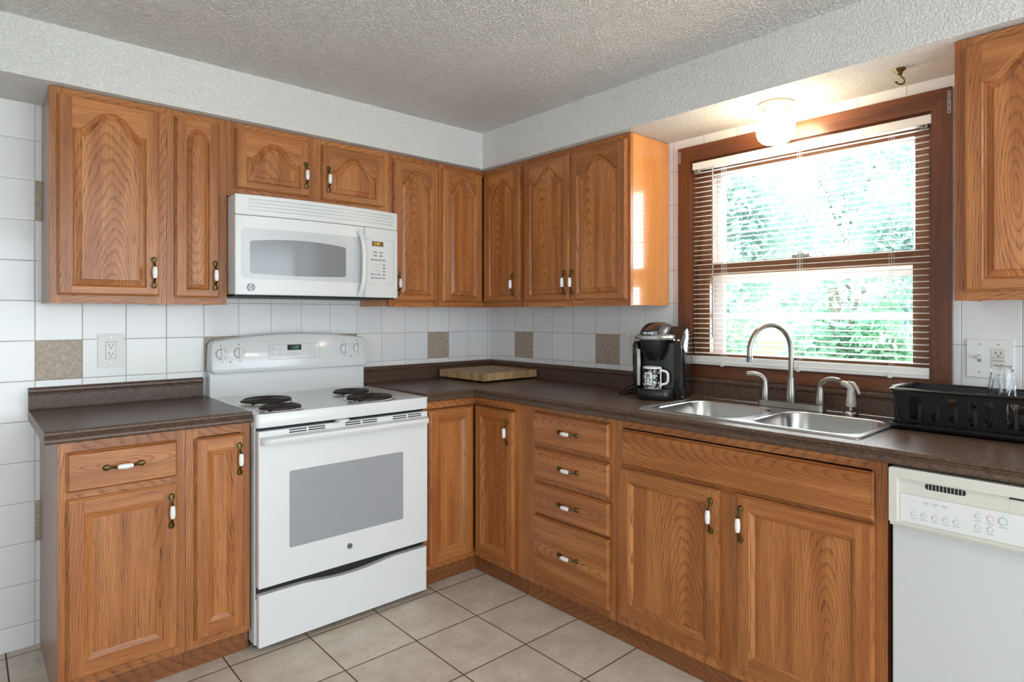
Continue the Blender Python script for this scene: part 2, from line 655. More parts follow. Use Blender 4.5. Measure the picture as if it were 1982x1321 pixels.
# ------------------------------------------------------------------ the room
b = MB()
b.box(FW, -4.6, 0.16, -5.6, 0.16, -0.12, 0)
struct(b, 'floor', 'floor', 'beige square floor tiles with dark grout lines')
b = MB()
b.box(FW, -4.6, 0.16, -5.6, 0.16, 2.297, 2.42)
struct(b, 'ceiling', 'ceiling', 'white textured plaster ceiling')
b = MB()
b.box(FW, -4.76, 0.16, 0, 0.16, -0.12, 2.42)
struct(b, 'wall_back', 'tile_back', 'white tiled wall with taupe accent tiles behind the range')
WA0, WA1, WZ0, WZ1 = 1.455, 2.397, 1.035, 1.985   # window opening in the right wall
b = MB()
b.prism([rect(0.0, 5.6, -0.12, 2.42), rect(WA0, WA1, WZ0, WZ1)], lambda u, v, h: FR(u, h, v), -0.16, 0)
struct(b, 'wall_right', 'tile_right', 'white tiled wall with taupe accent tiles around the window')
b = MB()
b.prism([rect(-5.6, 0.0, -0.12, 2.42), rect(-3.8, -2.2, 0.85, 2.15)], lambda u, v, h: Vector((h, u, v)), -4.76, -4.6)
struct(b, 'wall_left', 'paint')
b = MB()
b.prism([rect(-4.76, 0.16, -0.12, 2.42), rect(-3.5, -0.1, 0.02, 2.15)], lambda u, v, h: Vector((u, h, v)), -5.76, -5.6)
struct(b, 'wall_front', 'paint')
# lowered soffit over the wall cabinets, L-shaped
b = MB()
b.prism([[(-4.6, 0), (-4.6, -0.339), (-0.339, -0.339), (-0.339, -5.6), (0, -5.6), (0, 0)]], lambda u, v, h: Vector((u, v, h)), 2.097, 2.297)
struct(b, 'trim_1', 'soffit', 'white textured soffit running above the wall cabinets')
for nm, P, u0, u1, hh in (('fill_door_1', lambda u, v, h: Vector((u, -5.6 + h, v)), -3.5, -0.1, 1), ('fill_window_2', lambda u, v, h: Vector((-4.6 + h, u, v)), -3.8, -2.2, 1)):  # unseen door and window frames, added to house the fill lights
    b = MB()
    b.prism([rect(u0-0.07, u1+0.07, 0.78 if nm == 'fill_window_2' else 0.001, 2.22), rect(u0, u1, 0.85 if nm == 'fill_window_2' else 0.02, 2.15)], P, 0.0, 0.02, 0, gr('z', (0, 0, 0)))
    b.box(lambda a, o, z, P=P: P(a, z, o), (u0+u1)/2-0.02, (u0+u1)/2+0.02, -0.06, -0.02, 0.85 if nm == 'fill_window_2' else 0.02, 2.15, 0, gr('z', (0, 0, 0)))
    struct(b, nm, 'stain')


# ------------------------------------------------------------------ window over the sink
win = bpy.data.objects.new('window_1', None)
COL.objects.link(win)
win.location = FR(1.926, 0, WZ0)
win['kind'] = 'structure'
win['label'] = 'dark stained double-hung window above the sink'


def framebox(b, P, a0, a1, z0, z1, o0, o1, wl, wt, wb, tone=None, mi=0):
    b.box(FR, a0, a0+wl, o0, o1, z0, z1, mi, gr('z', FR(a0, 0, 1.5), tone=tone))
    b.box(FR, a1-wl, a1, o0, o1, z0, z1, mi, gr('z', FR(a1, 0, 1.5), tone=tone))
    if wt: b.box(FR, a0+wl, a1-wl, o0, o1, z1-wt, z1, mi, gr('y', FR(1.9, 0, z1), tone=tone))
    if wb: b.box(FR, a0+wl, a1-wl, o0, o1, z0, z0+wb, mi, gr('y', FR(1.9, 0, z0), tone=tone))


b = MB()   # casing with mitred upper corners
c0, c1, ct = 1.392, 2.455, 2.053
b.prism([[(c0, 1.0), (WA0, 1.0), (WA0, WZ1), (c0, ct)]], lambda u, v, h: FR(u, h, v), 0.0005, 0.020, 0, gr('z', FR(c0, 0, 1.5), tone=0.45))
b.prism([[(WA1, 1.0), (c1, 1.0), (c1, ct), (WA1, WZ1)]], lambda u, v, h: FR(u, h, v), 0.0005, 0.020, 0, gr('z', FR(c1, 0, 1.5), tone=0.35))
b.prism([[(c0, ct), (WA0, WZ1), (WA1, WZ1), (c1, ct)]], lambda u, v, h: FR(u, h, v), 0.0005, 0.020, 0, gr('y', FR(1.9, 0, ct), tone=0.55))
b.box(FR, WA0, WA1, 0.0005, 0.020, 1.0, WZ0+0.012, 0, gr('y', FR(1.9, 0, 1.02), tone=0.5))
b.obj('casing', 'stain', win)
b = MB()   # jamb lining of the opening
for x0, x1 in ((WA0, WA0+0.012), (WA1-0.012, WA1)):
    b.box(FR, x0, x1, -0.15, 0.0, WZ0, WZ1, 0, gr('z', FR(x0, 0, 1.5), tone=0.4))
b.box(FR, WA0+0.012, WA1-0.012, -0.15, 0.0, WZ1-0.012, WZ1, 0, gr('y', FR(1.9, 0, 2)))
b.box(FR, WA0+0.012, WA1-0.012, -0.15, 0.0, WZ0, WZ0+0.025, 0, gr('y', FR(1.9, 0, 1)))
b.obj('jamb', 'stain', win)
b = MB()
framebox(b, FR, WA0+0.012, WA1-0.012, 1.462, WZ1-0.012, -0.090, -0.062, 0.058, 0.045, 0.045)
up = b.obj('upper_sash', 'sash', win)
b = MB()
b.box(FR, 1.52, 2.33, -0.078, -0.075, 1.505, 1.93)
b.obj('glass_pane', 'pane', up)
b = MB()
framebox(b, FR, WA0+0.012, WA1-0.012, WZ0+0.025, 1.515, -0.060, -0.032, 0.058, 0.046, 0.05)
lo = b.obj('lower_sash', 'sash', win)
b = MB()
b.box(FR, 1.52, 2.33, -0.048, -0.045, 1.10, 1.475)
b.obj('glass_pane', 'pane', lo)
b = MB()
b.box(FR, 1.895, 1.965, -0.060, -0.036, 1.515, 1.527)
b.box(FR, 1.915, 1.940, -0.056, -0.044, 1.527, 1.540)
b.obj('sash_lock', 'zinc', win)
b = MB()   # white storm window outside
framebox(b, FR, WA0+0.012, WA1-0.012, WZ0+0.02, WZ1-0.012, -0.14, -0.115, 0.078, 0.05, 0.04)
b.box(FR, 1.53, 2.32, -0.14, -0.118, 1.262, 1.290)
b.box(FR, 1.53, 2.32, -0.14, -0.118, 1.425, 1.47)
b.box(FR, 1.53, 2.32, -0.14, -0.118, 1.655, 1.661, 1)
b.obj('storm_frame', ['vinyl', 'grey_line'], win)
for a in (2.4475, 1.4005):
    b = MB()
    z0 = 1.962 if a > 2 else 1.985
    b.prism([rrect(a-0.0055, a+0.0055, z0, 2.040, 0.005)], lambda u, v, h: FR(u, h, v), 0.0195, 0.0225)
    for k in range(4):
        zc = z0 + 0.008 + k*(2.040 - z0 - 0.016)/3
        b.lathe([(0.0001, -0.0236), (0.0022, -0.0234), (0.0026, -0.0222)], FR(a, 0, zc), 8, 1, 'x')
    b.obj('metal_strip', ['zinc', 'dark_print'], win)

# mini blind
bl = thing('mini_blind', FR(1.926, 0, 1.96), 'white horizontal mini blind hung inside the window frame', 'blind')
b = MB()
b.box(FR, 1.462, 2.394, -0.024, 0.012, 1.944, 1.976)
b.obj('headrail', 'blind', bl, bevel=0.002)
b = MB()
NS = 38
for k in range(NS):
    zc = 1.930 - k*(1.930 - 1.108)/(NS - 1)
    prof = []
    for i in range(5):
        u = -1 + i/2
        prof.append((-0.006 + 0.0125*u, zc + 0.0022*(1 - u*u) - 0.0012*u))
    pts = [(o, z) for o, z in prof] + [(o, z - 0.0009) for o, z in prof[::-1]]
    da = R.uniform(-0.0015, 0.0015)
    b.prism([pts], lambda u, v, h: FR(h, u, v), 1.465+da, 2.386+da)
b.obj('slats', 'blind', bl)
b = MB()
b.box(FR, 1.463, 2.388, -0.020, 0.010, 1.056, 1.094)
b.box(FR, 1.463, 2.388, -0.021, 0.0125, 1.068, 1.072)
b.obj('bottom_rail', 'blind', bl, bevel=0.003)
for a in (1.61, 1.94, 2.267):
    b = MB()
    for o in (0.0075, -0.0195):
        b.tube([FR(a-0.004, o, 1.945), FR(a-0.004, o, 1.09)], 0.0008, 5)
        b.tube([FR(a+0.004, o, 1.945), FR(a+0.004, o, 1.09)], 0.0008, 5)
    b.box(FR, a-0.007, a+0.007, 0.0095, 0.0135, 1.052, 1.075)
    b.obj('ladder_cord', 'cord', bl)
b = MB()
b.tube([FR(1.567, 0.016, 1.945), FR(1.567, 0.017, 1.91), FR(1.567, 0.015, 1.18)], 0.0036, 6)
b.obj('tilt_wand', 'grey_line', bl)
for a in (1.484, 2.372):
    b = MB()
    b.box(FR, a-0.011, a+0.011, -0.01, 0.0135, 1.931, 1.944)
    b.box(FR, a-0.003, a+0.003, 0.0135, 0.0142, 1.935, 1.941, 1)
    b.obj('bracket', ['zinc', 'seam'], bl)

# ------------------------------------------------------------------ outside the window
b = MB()
b.box(FW, 0.4, 40, -30, 26, -0.75, -0.55)
struct(b, 'ground', 'lawn', 'green lawn outside the window')


def tree(x, y, h, rx, label, seed, n=3600, leaf='leaf'):
    rr = random.Random(seed)
    t = thing('leafy_tree', (x, y, -0.55), label, 'tree', 'trees outside the window')
    b = MB()
    b.tube([(x, y, -0.6), (x+0.05, y, h*0.4), (x, y+0.1, h*0.75)], [0.16, 0.12, 0.05], 9)
    for k in range(5):
        an = rr.uniform(0, 6.3)
        b.tube([(x+0.03, y, h*0.35), (x + rx*0.6*math.cos(an), y + rx*0.6*math.sin(an), h*rr.uniform(0.5, 0.8))], [0.05, 0.02], 6)
    b.obj('trunk', 'trunk', t)
    b = MB()
    cl = []
    while len(cl) < 34:
        q = Vector((rr.uniform(-1, 1), rr.uniform(-1, 1), rr.uniform(-1, 1)))
        if q.length < 1: cl.append(q*0.85)
    for k in range(n):
        q = rr.choice(cl) + Vector((rr.gauss(0, 0.13), rr.gauss(0, 0.13), rr.gauss(0, 0.10)))
        if q.length > 1: q = q/q.length
        p = Vector((x + q.x*rx, y + q.y*rx, h*0.5 + q.z*h*0.52))
        s = rr.uniform(0.04, 0.10)*(1.5 if leaf == 'leaf_pale' else 1)
        d1 = Vector((rr.gauss(0, 1), rr.gauss(0, 1), rr.gauss(0, 1))).normalized()
        d2 = d1.orthogonal().normalized()
        b.add([p - d1*s, p + d2*s*0.45, p + d1*s, p - d2*s*0.45], [(0, 1, 2, 3)])
    b.obj('foliage', leaf, t)


tree(5.0, 1.55, 2.35, 0.80, 'leafy green tree outside, leftmost in the window view', 1)
tree(5.4, -0.15, 2.15, 0.82, 'leafy green tree outside, in the middle of the window view', 2)
tree(5.0, -1.85, 2.30, 0.80, 'leafy green tree outside, rightmost in the window view', 3)
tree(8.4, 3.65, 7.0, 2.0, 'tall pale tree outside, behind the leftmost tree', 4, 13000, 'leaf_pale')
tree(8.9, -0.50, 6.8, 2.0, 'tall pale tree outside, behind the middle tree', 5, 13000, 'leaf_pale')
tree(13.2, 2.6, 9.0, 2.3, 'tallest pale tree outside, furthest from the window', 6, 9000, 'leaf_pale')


# ------------------------------------------------------------------ cabinets
def handle_mesh():
    b = MB()
    L = 0.056
    for sgn in (-1, 1):
        # flattened oval foot, slender neck, little collar against the porcelain
        path = [(0, 0.0025, sgn*(L+0.004)), (0, 0.004, sgn*(L+0.001)), (0, 0.0045, sgn*(L-0.006)), (0, 0.0055, sgn*(L-0.013)), (0, 0.009, sgn*(L-0.019)),
                (0, 0.015, sgn*(L-0.025)), (0, 0.0195, sgn*(L-0.030)), (0, 0.021, sgn*(L-0.0335))]
        rad = [0.0035, 0.0085, 0.0105, 0.0080, 0.0046, 0.0036, 0.0044, 0.0066]
        b.tube(path, rad, 10, 0, up=(0, 1, 0), flat=0.55)
    prof = [(0.0055, -0.0225), (0.0072, -0.0195), (0.0086, -0.010), (0.0090, 0.0), (0.0086, 0.010), (0.0072, 0.0195), (0.0055, 0.0225)]
    b.lathe(prof, (0, 0.0212, 0), 14, 1, caps=(True, True))
    o = b.obj('handle', ['brass', 'porcelain'], smooth=40)
    COL.objects.unlink(o)
    return o


HANDLE = handle_mesh()     # lies along z, stands out along +y


def put_handle(parent, F, a, o, z, horiz=False):
    h = HANDLE.copy()
    COL.objects.link(h)
    h.parent = parent
    X = F(1, 0, 0) - F(0, 0, 0)
    O = F(0, 1, 0) - F(0, 0, 0)
    Z = Vector((0, 0, 1))
    if horiz:
        zl = X
    else:
        zl = Z
    xl = O.cross(zl)
    m = Matrix((xl, O, zl)).transposed().to_4x4()
    m.translation = F(a, o, z) - parent_loc(parent)
    h.matrix_basis = m
    h['label'] = 'brass pull with white porcelain grip'
    return h


def door_mesh(F, a0, a1, z0, z1, o0, th=0.020, st=0.042, rb=0.030, peak=0.042, rise=0.0, raised=True, bev=0.018, rnd=False, rt=None):
    b = MB()
    ga = gaxis(F)
    o1 = o0 + th
    cz, ca = (z0+z1)/2, (a0+a1)/2
    e = 0.008
    gl, grr = gr('z', F(a0, o0, cz)), gr('z', F(a1, o0, cz))
    gb, gt = gr(ga, F(ca, o0, z0)), gr(ga, F(ca, o0, z1))
    sgn = R.choice((-1, 1))
    gp = ('z', F(ca, o0, cz), Vector((R.uniform(-0.035, 0.035) if raised else R.choice((-1, 1))*R.uniform(0.09, 0.17), R.uniform(-0.02, 0.02), R.uniform(-0.35, 0.35))), R.uniform(0.45, 0.75))
    # outer edge: square lip then a small ogee
    rings = [(0, o0), (0, o0+th*0.55), (0.003, o0+th*0.62), (0.004, o0+th*0.9), (e, o1)]
    for (d0, h0), (d1, h1) in zip(rings[:-1], rings[1:]):
        A = lambda d: (a0+d, a1-d, z0+d, z1-d)
        l0, r0, b0, t0 = A(d0)
        l1, r1, b1, t1 = A(d1)
        b.add([F(l0, h0, b0), F(l0, h0, t0), F(l1, h1, t1), F(l1, h1, b1)], [(0, 1, 2, 3)], 0, gl)
        b.add([F(r0, h0, b0), F(r0, h0, t0), F(r1, h1, t1), F(r1, h1, b1)], [(0, 1, 2, 3)], 0, grr)
        b.add([F(l0, h0, b0), F(r0, h0, b0), F(r1, h1, b1), F(l1, h1, b1)], [(0, 1, 2, 3)], 0, gb)
        b.add([F(l0, h0, t0), F(r0, h0, t0), F(r1, h1, t1), F(l1, h1, t1)], [(0, 1, 2, 3)], 0, gt)
    b.add([F(a0, o0, z0), F(a1, o0, z0), F(a1, o0, z1), F(a0, o0, z1)], [(0, 1, 2, 3)], 0, gp)
    A0, A1, Z0 = a0+st, a1-st, z0+rb
    ZS = z1 - peak - rise      # shoulder height of the opening
    NA = 30 if rise else 2

    def topz(a, d):
        t = (a - ca)/((A1-A0)/2 - d)
        t = max(-1, min(1, t))
        if rnd: k = math.sqrt(max(0, 1 - t*t))
        else: k = 0.5*(1 + math.cos(PI*min(1, abs(t)*1.07)**1.3))
        return ZS - d + rise*k

    def loop(d):
        l, r = A0+d, A1-d
        arch = [(r + (l - r)*i/NA, topz(r + (l - r)*i/NA, d)) for i in range(NA + 1)]
        return [(l, Z0+d), (r, Z0+d)] + arch       # bottom-left, bottom-right, then the top edge right to left

    L0 = loop(0)
    # frame faces
    b.add([F(a0+e, o1, z0+e), F(A0, o1, z0+e), F(A0, o1, z1-e), F(a0+e, o1, z1-e)], [(0, 1, 2, 3)], 0, gl)
    b.add([F(a1-e, o1, z0+e), F(A1, o1, z0+e), F(A1, o1, z1-e), F(a1-e, o1, z1-e)], [(0, 1, 2, 3)], 0, grr)
    b.add([F(A0, o1, z0+e), F(A1, o1, z0+e), F(A1, o1, Z0), F(A0, o1, Z0)], [(0, 1, 2, 3)], 0, gb)
    arch = L0[2:]
    for p, q in zip(arch[:-1], arch[1:]):
        b.add([F(p[0], o1, p[1]), F(q[0], o1, q[1]), F(q[0], o1, z1-e), F(p[0], o1, z1-e)], [(0, 1, 2, 3)], 0, gt)
    # sticking and panel
    if raised:
        prof = [(0, o1), (0.0035, o1-0.002), (0.005, o1-0.006), (0.0075, o1-0.0095)]
        pan = [(0.0075, o1-0.0095), (0.0095, o1-0.0105), (0.0085+bev, o1-0.0050), (0.0090+bev, o1-0.0016), (0.0105+bev, o1-0.0006)]
    else:
        prof = [(0, o1), (0.003, o1-0.0025), (0.006, o1-0.0025), (0.008, o1-0.0045), (bev, o1-0.0115)]
        pan = [(bev, o1-0.0115), (bev+0.001, o1-0.0115)]
    n = len(L0)

    def seg(i):
        return gb if i == 0 else grr if i == 1 else gl if i == n-1 else gt
    for (d0, h0), (d1, h1) in zip(prof[:-1], prof[1:]):
        P0, P1 = loop(d0), loop(d1)
        for i in range(n):
            j = (i+1) % n
            b.add([F(P0[i][0], h0, P0[i][1]), F(P0[j][0], h0, P0[j][1]), F(P1[j][0], h1, P1[j][1]), F(P1[i][0], h1, P1[i][1])], [(0, 1, 2, 3)], 0, seg(i))
    for (d0, h0), (d1, h1) in zip(pan[:-1], pan[1:]):
        P0, P1 = loop(d0), loop(d1)
        for i in range(n):
            j = (i+1) % n
            b.add([F(P0[i][0], h0, P0[i][1]), F(P0[j][0], h0, P0[j][1]), F(P1[j][0], h1, P1[j][1]), F(P1[i][0], h1, P1[i][1])], [(0, 1, 2, 3)], 0, gp)
    PF = loop(pan[-1][0])
    zb = PF[0][1]
    ar = PF[2:]
    for p, q in zip(ar[:-1], ar[1:]):
        b.add([F(p[0], pan[-1][1], p[1]), F(q[0], pan[-1][1], q[1]), F(q[0], pan[-1][1], zb), F(p[0], pan[-1][1], zb)], [(0, 1, 2, 3)], 0, gp)
    return b


def drawer_mesh(F, a0, a1, z0, z1, o0, th=0.020, e=0.007):
    b = MB()
    ga = gaxis(F)
    g = (ga, F((a0+a1)/2, o0, (z0+z1)/2), Vector((R.uniform(-0.05, 0.05), R.uniform(-0.02, 0.02), R.uniform(-0.35, 0.35))), R.uniform(0.4, 0.7))
    rr = [(0, o0), (0, o0+th*0.5), (0.003, o0+th*0.62), (e, o0+th)]
    rings = [[F(a0+d, h, z0+d), F(a1-d, h, z0+d), F(a1-d, h, z1-d), F(a0+d, h, z1-d)] for d, h in rr]
    b.loft(rings, 0, True, True, True, g)
    return b


def face_frame(b, F, a0, a1, z0, z1, o0, o1, stiles, rails):
    """stiles: list of (a0,a1); rails: list of (a0,a1,z0,z1)"""
    for s0, s1, *zz in stiles:
        b.box(F, s0, s1, o0, o1, z0, zz[0] if zz else z1, 0, gr('z', F(s0, 0, (z0+z1)/2)))
    for r0, r1, q0, q1 in rails:
        b.box(F, r0, r1, o0, o1-0.0006, q0, q1, 0, gr(gaxis(F), F((r0+r1)/2, 0, q0)))


UO, BO = 0.2988, 0.6007      # fronts of the wall and base face frames
ZU0, ZU1 = 1.322, 2.094


def cabinet(name, F, a0, a1, z0, z1, o1, label, cat, stiles, rails, doors=(), drawers=(), sides=('side', 'side'), toe=False, floor_side=-1, ctop=None, th=0.019, group=None):
    loc = F((a0+a1)/2, o1/2, 0.0 if toe else z0)
    t = thing(name, loc, label, cat, 'oak base cabinets under the countertops' if toe else 'oak wall cabinets under the soffit')
    b = MB()
    b.box(F, a0+0.0125, a1-0.0125, 0.006, o1-th, z0+0.012, ctop or z1-0.001, 0, gr(gaxis(F), F(a0, 0, z0)))
    if not toe:
        b.box(F, a0+0.0125, a1-0.0125, 0.006, o1-th, z0+0.010, z0+0.012, 0, gr(gaxis(F), F(a0, 0, z0)))
    b.obj('carcass', 'oak', t)
    for k, (p0, p1) in enumerate(((a0+0.0004, a0+0.012), (a1-0.012, a1-0.0004))):
        b = MB()
        g = ('z', F(p0, 0.1, (z0+z1)/2), Vector((R.uniform(-0.04, 0.04), 0, R.uniform(-0.35, 0.35))), 0.55)
        b.box(F, p0, p1, 0.004, o1-th, 0.0005 if toe and floor_side == k else z0+0.002, z1-0.0005, 0, g)
        b.obj('side_panel', sides[k], t)
    b = MB()
    face_frame(b, F, a0+0.0006, a1-0.0006, z0, z1, o1-th, o1, stiles, rails)
    b.obj('face_frame', 'oak', t)
    if toe:
        b = MB()
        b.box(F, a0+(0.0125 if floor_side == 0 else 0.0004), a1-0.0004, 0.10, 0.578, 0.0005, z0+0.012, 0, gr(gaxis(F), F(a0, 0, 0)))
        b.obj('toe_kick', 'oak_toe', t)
    for d in doors:
        kw = dict(d)
        hz = kw.pop('h', None)
        bb = door_mesh(F, kw.pop('a0'), kw.pop('a1'), kw.pop('z0'), kw.pop('z1'), o1+0.0006, **kw)
        od = bb.obj('door', 'oak', t)
        if hz: put_handle(od, F, hz[0], o1+0.0206, hz[1])
    for d in drawers:
        bb = drawer_mesh(F, d[0], d[1], d[2], d[3], o1+0.0006)
        od = bb.obj(d[5] if len(d) > 5 else 'drawer', 'oak', t)
        if d[4]: put_handle(od, F, d[4][0], o1+0.0206, d[4][1], True)
    return t


def simple(a0, a1, z0, z1, s0, s1, rt, rb, mids=()):
    st = [(a0+0.0006, a0+s0), (a1-s1, a1-0.0006)] + [tuple(m) for m in mids]
    rl = [(a0+s0, a1-s1, z1-rt, z1), (a0+s0, a1-s1, z0, z0+rb)]
    return st, rl


# wall cabinets, back wall
st, rl = simple(-2.2784, -1.9085, ZU0, ZU1, 0.04, 0.04, 0.04, 0.045)
cabinet('wall_cabinet', FB, -2.2784, -1.9085, ZU0, ZU1, UO, 'tall oak wall cabinet with a wide arched door, farthest left above the short counter', 'cabinet', st, rl,
        [dict(a0=-2.256, a1=-1.937, z0=1.352, z1=2.070, rise=0.073, peak=0.042, h=(-1.957, 1.443))])
st, rl = simple(-1.9085, -1.6835, ZU0, ZU1, 0.04, 0.04, 0.04, 0.045)
cabinet('wall_cabinet', FB, -1.9085, -1.6835, ZU0, ZU1, UO, 'narrow oak wall cabinet with a round-topped panel, left of the microwave', 'cabinet', st, rl,
        [dict(a0=-1.881, a1=-1.716, z0=1.350, z1=2.069, rise=0.042, rnd=True, peak=0.039, st=0.038, bev=0.012, h=(-1.736, 1.441))])
st, rl = simple(-1.6835, -0.9155, 1.780, ZU1, 0.05, 0.05, 0.035, 0.045, [(-1.345, -1.258)])
cabinet('wall_cabinet', FB, -1.6835, -0.9155, 1.780, ZU1, UO, 'short two-door oak wall cabinet directly above the white microwave', 'cabinet', st, rl,
        [dict(a0=-1.651, a1=-1.331, z0=1.816, z1=2.068, rise=0.073, peak=0.042, h=(-1.352, 1.910)),
         dict(a0=-1.271, a1=-0.952, z0=1.815, z1=2.068, rise=0.073, peak=0.042, h=(-1.245, 1.908))])
st, rl = simple(-0.9155, -0.607, ZU0, ZU1, 0.035, 0.035, 0.04, 0.045)
cabinet('wall_cabinet', FB, -0.9155, -0.607, ZU0, ZU1, UO, 'oak wall cabinet with one arched door, right of the microwave', 'cabinet', st, rl,
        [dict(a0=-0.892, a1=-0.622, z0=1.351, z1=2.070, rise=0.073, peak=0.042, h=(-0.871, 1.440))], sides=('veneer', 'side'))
# wall cabinets, right wall
st, rl = simple(0.637, 1.331, ZU0, ZU1, 0.035, 0.030, 0.04, 0.045, [(0.972, 0.990)])
cabinet('wall_cabinet', FR, 0.637, 1.331, ZU0, ZU1, UO, 'two-door oak wall cabinet with a plain lit end, left of the window', 'cabinet', st, rl,
        [dict(a0=0.656, a1=0.979, z0=1.350, z1=2.068, rise=0.073, peak=0.042, h=(0.950, 1.438)),
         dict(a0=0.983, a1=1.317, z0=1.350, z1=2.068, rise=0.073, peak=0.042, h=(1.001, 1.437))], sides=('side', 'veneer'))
st, rl = simple(2.5223, 3.284, ZU0, ZU1, 0.045, 0.045, 0.04, 0.045, [(2.88, 2.926)])
cabinet('wall_cabinet', FR, 2.5223, 3.284, ZU0, ZU1, UO, 'oak wall cabinet at the right edge of the photo, right of the window', 'cabinet', st, rl,
        [dict(a0=2.550, a1=2.890, z0=1.350, z1=2.068, rise=0.073, peak=0.042, h=(2.868, 1.44)),
         dict(a0=2.916, a1=3.256, z0=1.350, z1=2.068, rise=0.073, peak=0.042, h=(2.94, 1.44))], sides=('oak', 'side'))


def corner_cabinet(name, z0, z1, o1, backend, rightend, label, doors, toe=False):
    th = 0.019
    t = thing(name, (-0.2, -0.2, 0.0 if toe else z0), label, 'cabinet', 'oak base cabinets under the countertops' if toe else 'oak wall cabinets under the soffit')
    b = MB()
    zc = z0 + 0.010
    b.prism([[(-backend+0.001, -0.006), (-backend+0.001, -(o1-th)), (-(o1-th), -(o1-th)), (-(o1-th), -rightend+0.001), (-0.006, -rightend+0.001), (-0.006, -0.006)]],
            lambda u, v, h: Vector((u, v, h)), zc, z1-0.001, 0, gr('x', (0, 0, z0)))
    b.obj('carcass', 'oak', t)
    b = MB()
    face_frame(b, FB, 0, 0, z0, z1, o1-th, o1, [(-backend+0.0006, -backend+0.030)], [(-backend+0.030, -o1, z1-0.035, z1), (-backend+0.030, -o1, z0, z0+0.042)])
    face_frame(b, FR, 0, 0, z0, z1, o1-th, o1, [(rightend-(0.066 if toe else 0.030), rightend-0.0006)],
               [(o1, rightend-(0.066 if toe else 0.030), z1-0.035, z1), (o1, rightend-(0.066 if toe else 0.030), z0, z0+0.042)])
    b.obj('face_frame', 'oak', t)
    if toe:
        b = MB()
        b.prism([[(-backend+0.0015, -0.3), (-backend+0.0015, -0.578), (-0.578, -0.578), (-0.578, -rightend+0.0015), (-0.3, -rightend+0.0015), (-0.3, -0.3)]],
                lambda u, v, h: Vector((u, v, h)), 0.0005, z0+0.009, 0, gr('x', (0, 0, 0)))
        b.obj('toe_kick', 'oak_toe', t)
    for F, kw in doors:
        kw = dict(kw)
        hz = kw.pop('h', None)
        bb = door_mesh(F, kw.pop('a0'), kw.pop('a1'), kw.pop('z0'), kw.pop('z1'), o1+0.0006, **kw)
        od = bb.obj('door', 'oak', t)
        if hz: put_handle(od, F, hz[0], o1+0.0206, hz[1])
    return t


corner_cabinet('corner_wall_cabinet', ZU0, ZU1, UO, 0.607, 0.637, 'oak corner wall cabinet with two arched doors meeting in the inside corner',
               [(FB, dict(a0=-0.592, a1=-0.3205, z0=1.351, z1=2.068, rise=0.073, peak=0.042, st=0.048)),
                (FR, dict(a0=0.3205, a1=0.621, z0=1.351, z1=2.066, rise=0.073, peak=0.042, st=0.048, h=(0.572, 1.443)))])

# base cabinets
ZB0, ZB1 = 0.078, 0.8735
LOW = dict(raised=False, bev=0.024, st=0.046, rb=0.046, peak=0.046)
st, rl = simple(-2.283, -1.9155, ZB0, ZB1, 0.045, 0.045, 0.035, 0.045)
rl.append((-2.238, -1.9605, 0.682, 0.720))
cabinet('base_cabinet', FB, -2.283, -1.9155, ZB0, ZB1, BO, 'oak base cabinet with one drawer over a wide door, at the far left end', 'cabinet', st, rl,
        [dict(a0=-2.261, a1=-1.943, z0=0.110, z1=0.688, h=(-1.965, 0.596), **LOW)], [(-2.261, -1.944, 0.712, 0.839, (-2.105, 0.779))], toe=True, floor_side=0)
st, rl = simple(-1.9155, -1.6925, ZB0, ZB1, 0.040, 0.036, 0.035, 0.045)
cabinet('base_cabinet', FB, -1.9155, -1.6925, ZB0, ZB1, BO, 'narrow oak base cabinet with one tall door, beside the left side of the range', 'cabinet', st, rl,
        [dict(a0=-1.887, a1=-1.716, z0=0.110, z1=0.835, h=(-1.737, 0.742), **dict(LOW, st=0.040))], toe=True)
corner_cabinet('corner_base_cabinet', ZB0, ZB1, BO, 0.9130, 0.969, 'oak corner base cabinet with two tall doors meeting right of the range',
               [(FB, dict(a0=-0.885, a1=-0.6225, z0=0.100, z1=0.831, **LOW)), (FR, dict(a0=0.6225, a1=0.905, z0=0.103, z1=0.831, h=(0.868, 0.732), **LOW))], toe=True)
st, rl = simple(0.969, 1.4885, ZB0, ZB1, 0.070, 0.030, 0.030, 0.045)
rl += [(1.039, 1.4585, q-0.02, q+0.02) for q in (0.704, 0.549, 0.400)]
hh = 1.2525
cabinet('drawer_base_cabinet', FR, 0.969, 1.4885, ZB0, ZB1, BO, 'oak base cabinet with a stack of four drawers, left of the sink doors', 'cabinet', st, rl, [],
        [(1.039, 1.465, 0.715, 0.852, (hh, 0.782)), (1.039, 1.465, 0.560, 0.692, (hh, 0.6275)), (1.039, 1.465, 0.405, 0.538, (hh, 0.474)), (1.039, 1.465, 0.115, 0.394, (hh, 0.263))], toe=True)
st, rl = simple(1.4885, 2.436, ZB0, ZB1, 0.036, 0.040, 0.030, 0.045, [(1.930, 2.004, 0.683)])
rl.append((1.5245, 2.396, 0.684, 0.708))
cabinet('sink_base_cabinet', FR, 1.4885, 2.436, ZB0, ZB1, BO, 'oak base cabinet with two doors under the sink', 'cabinet', st, rl,
        [dict(a0=1.517, a1=1.936, z0=0.118, z1=0.690, h=(1.909, 0.600), **dict(LOW, bev=0.016)), dict(a0=1.997, a1=2.405, z0=0.118, z1=0.692, h=(2.016, 0.599), **dict(LOW, bev=0.016))],
        [(1.527, 2.404, 0.705, 0.840, None, 'false_drawer_front')], toe=True, ctop=0.70)


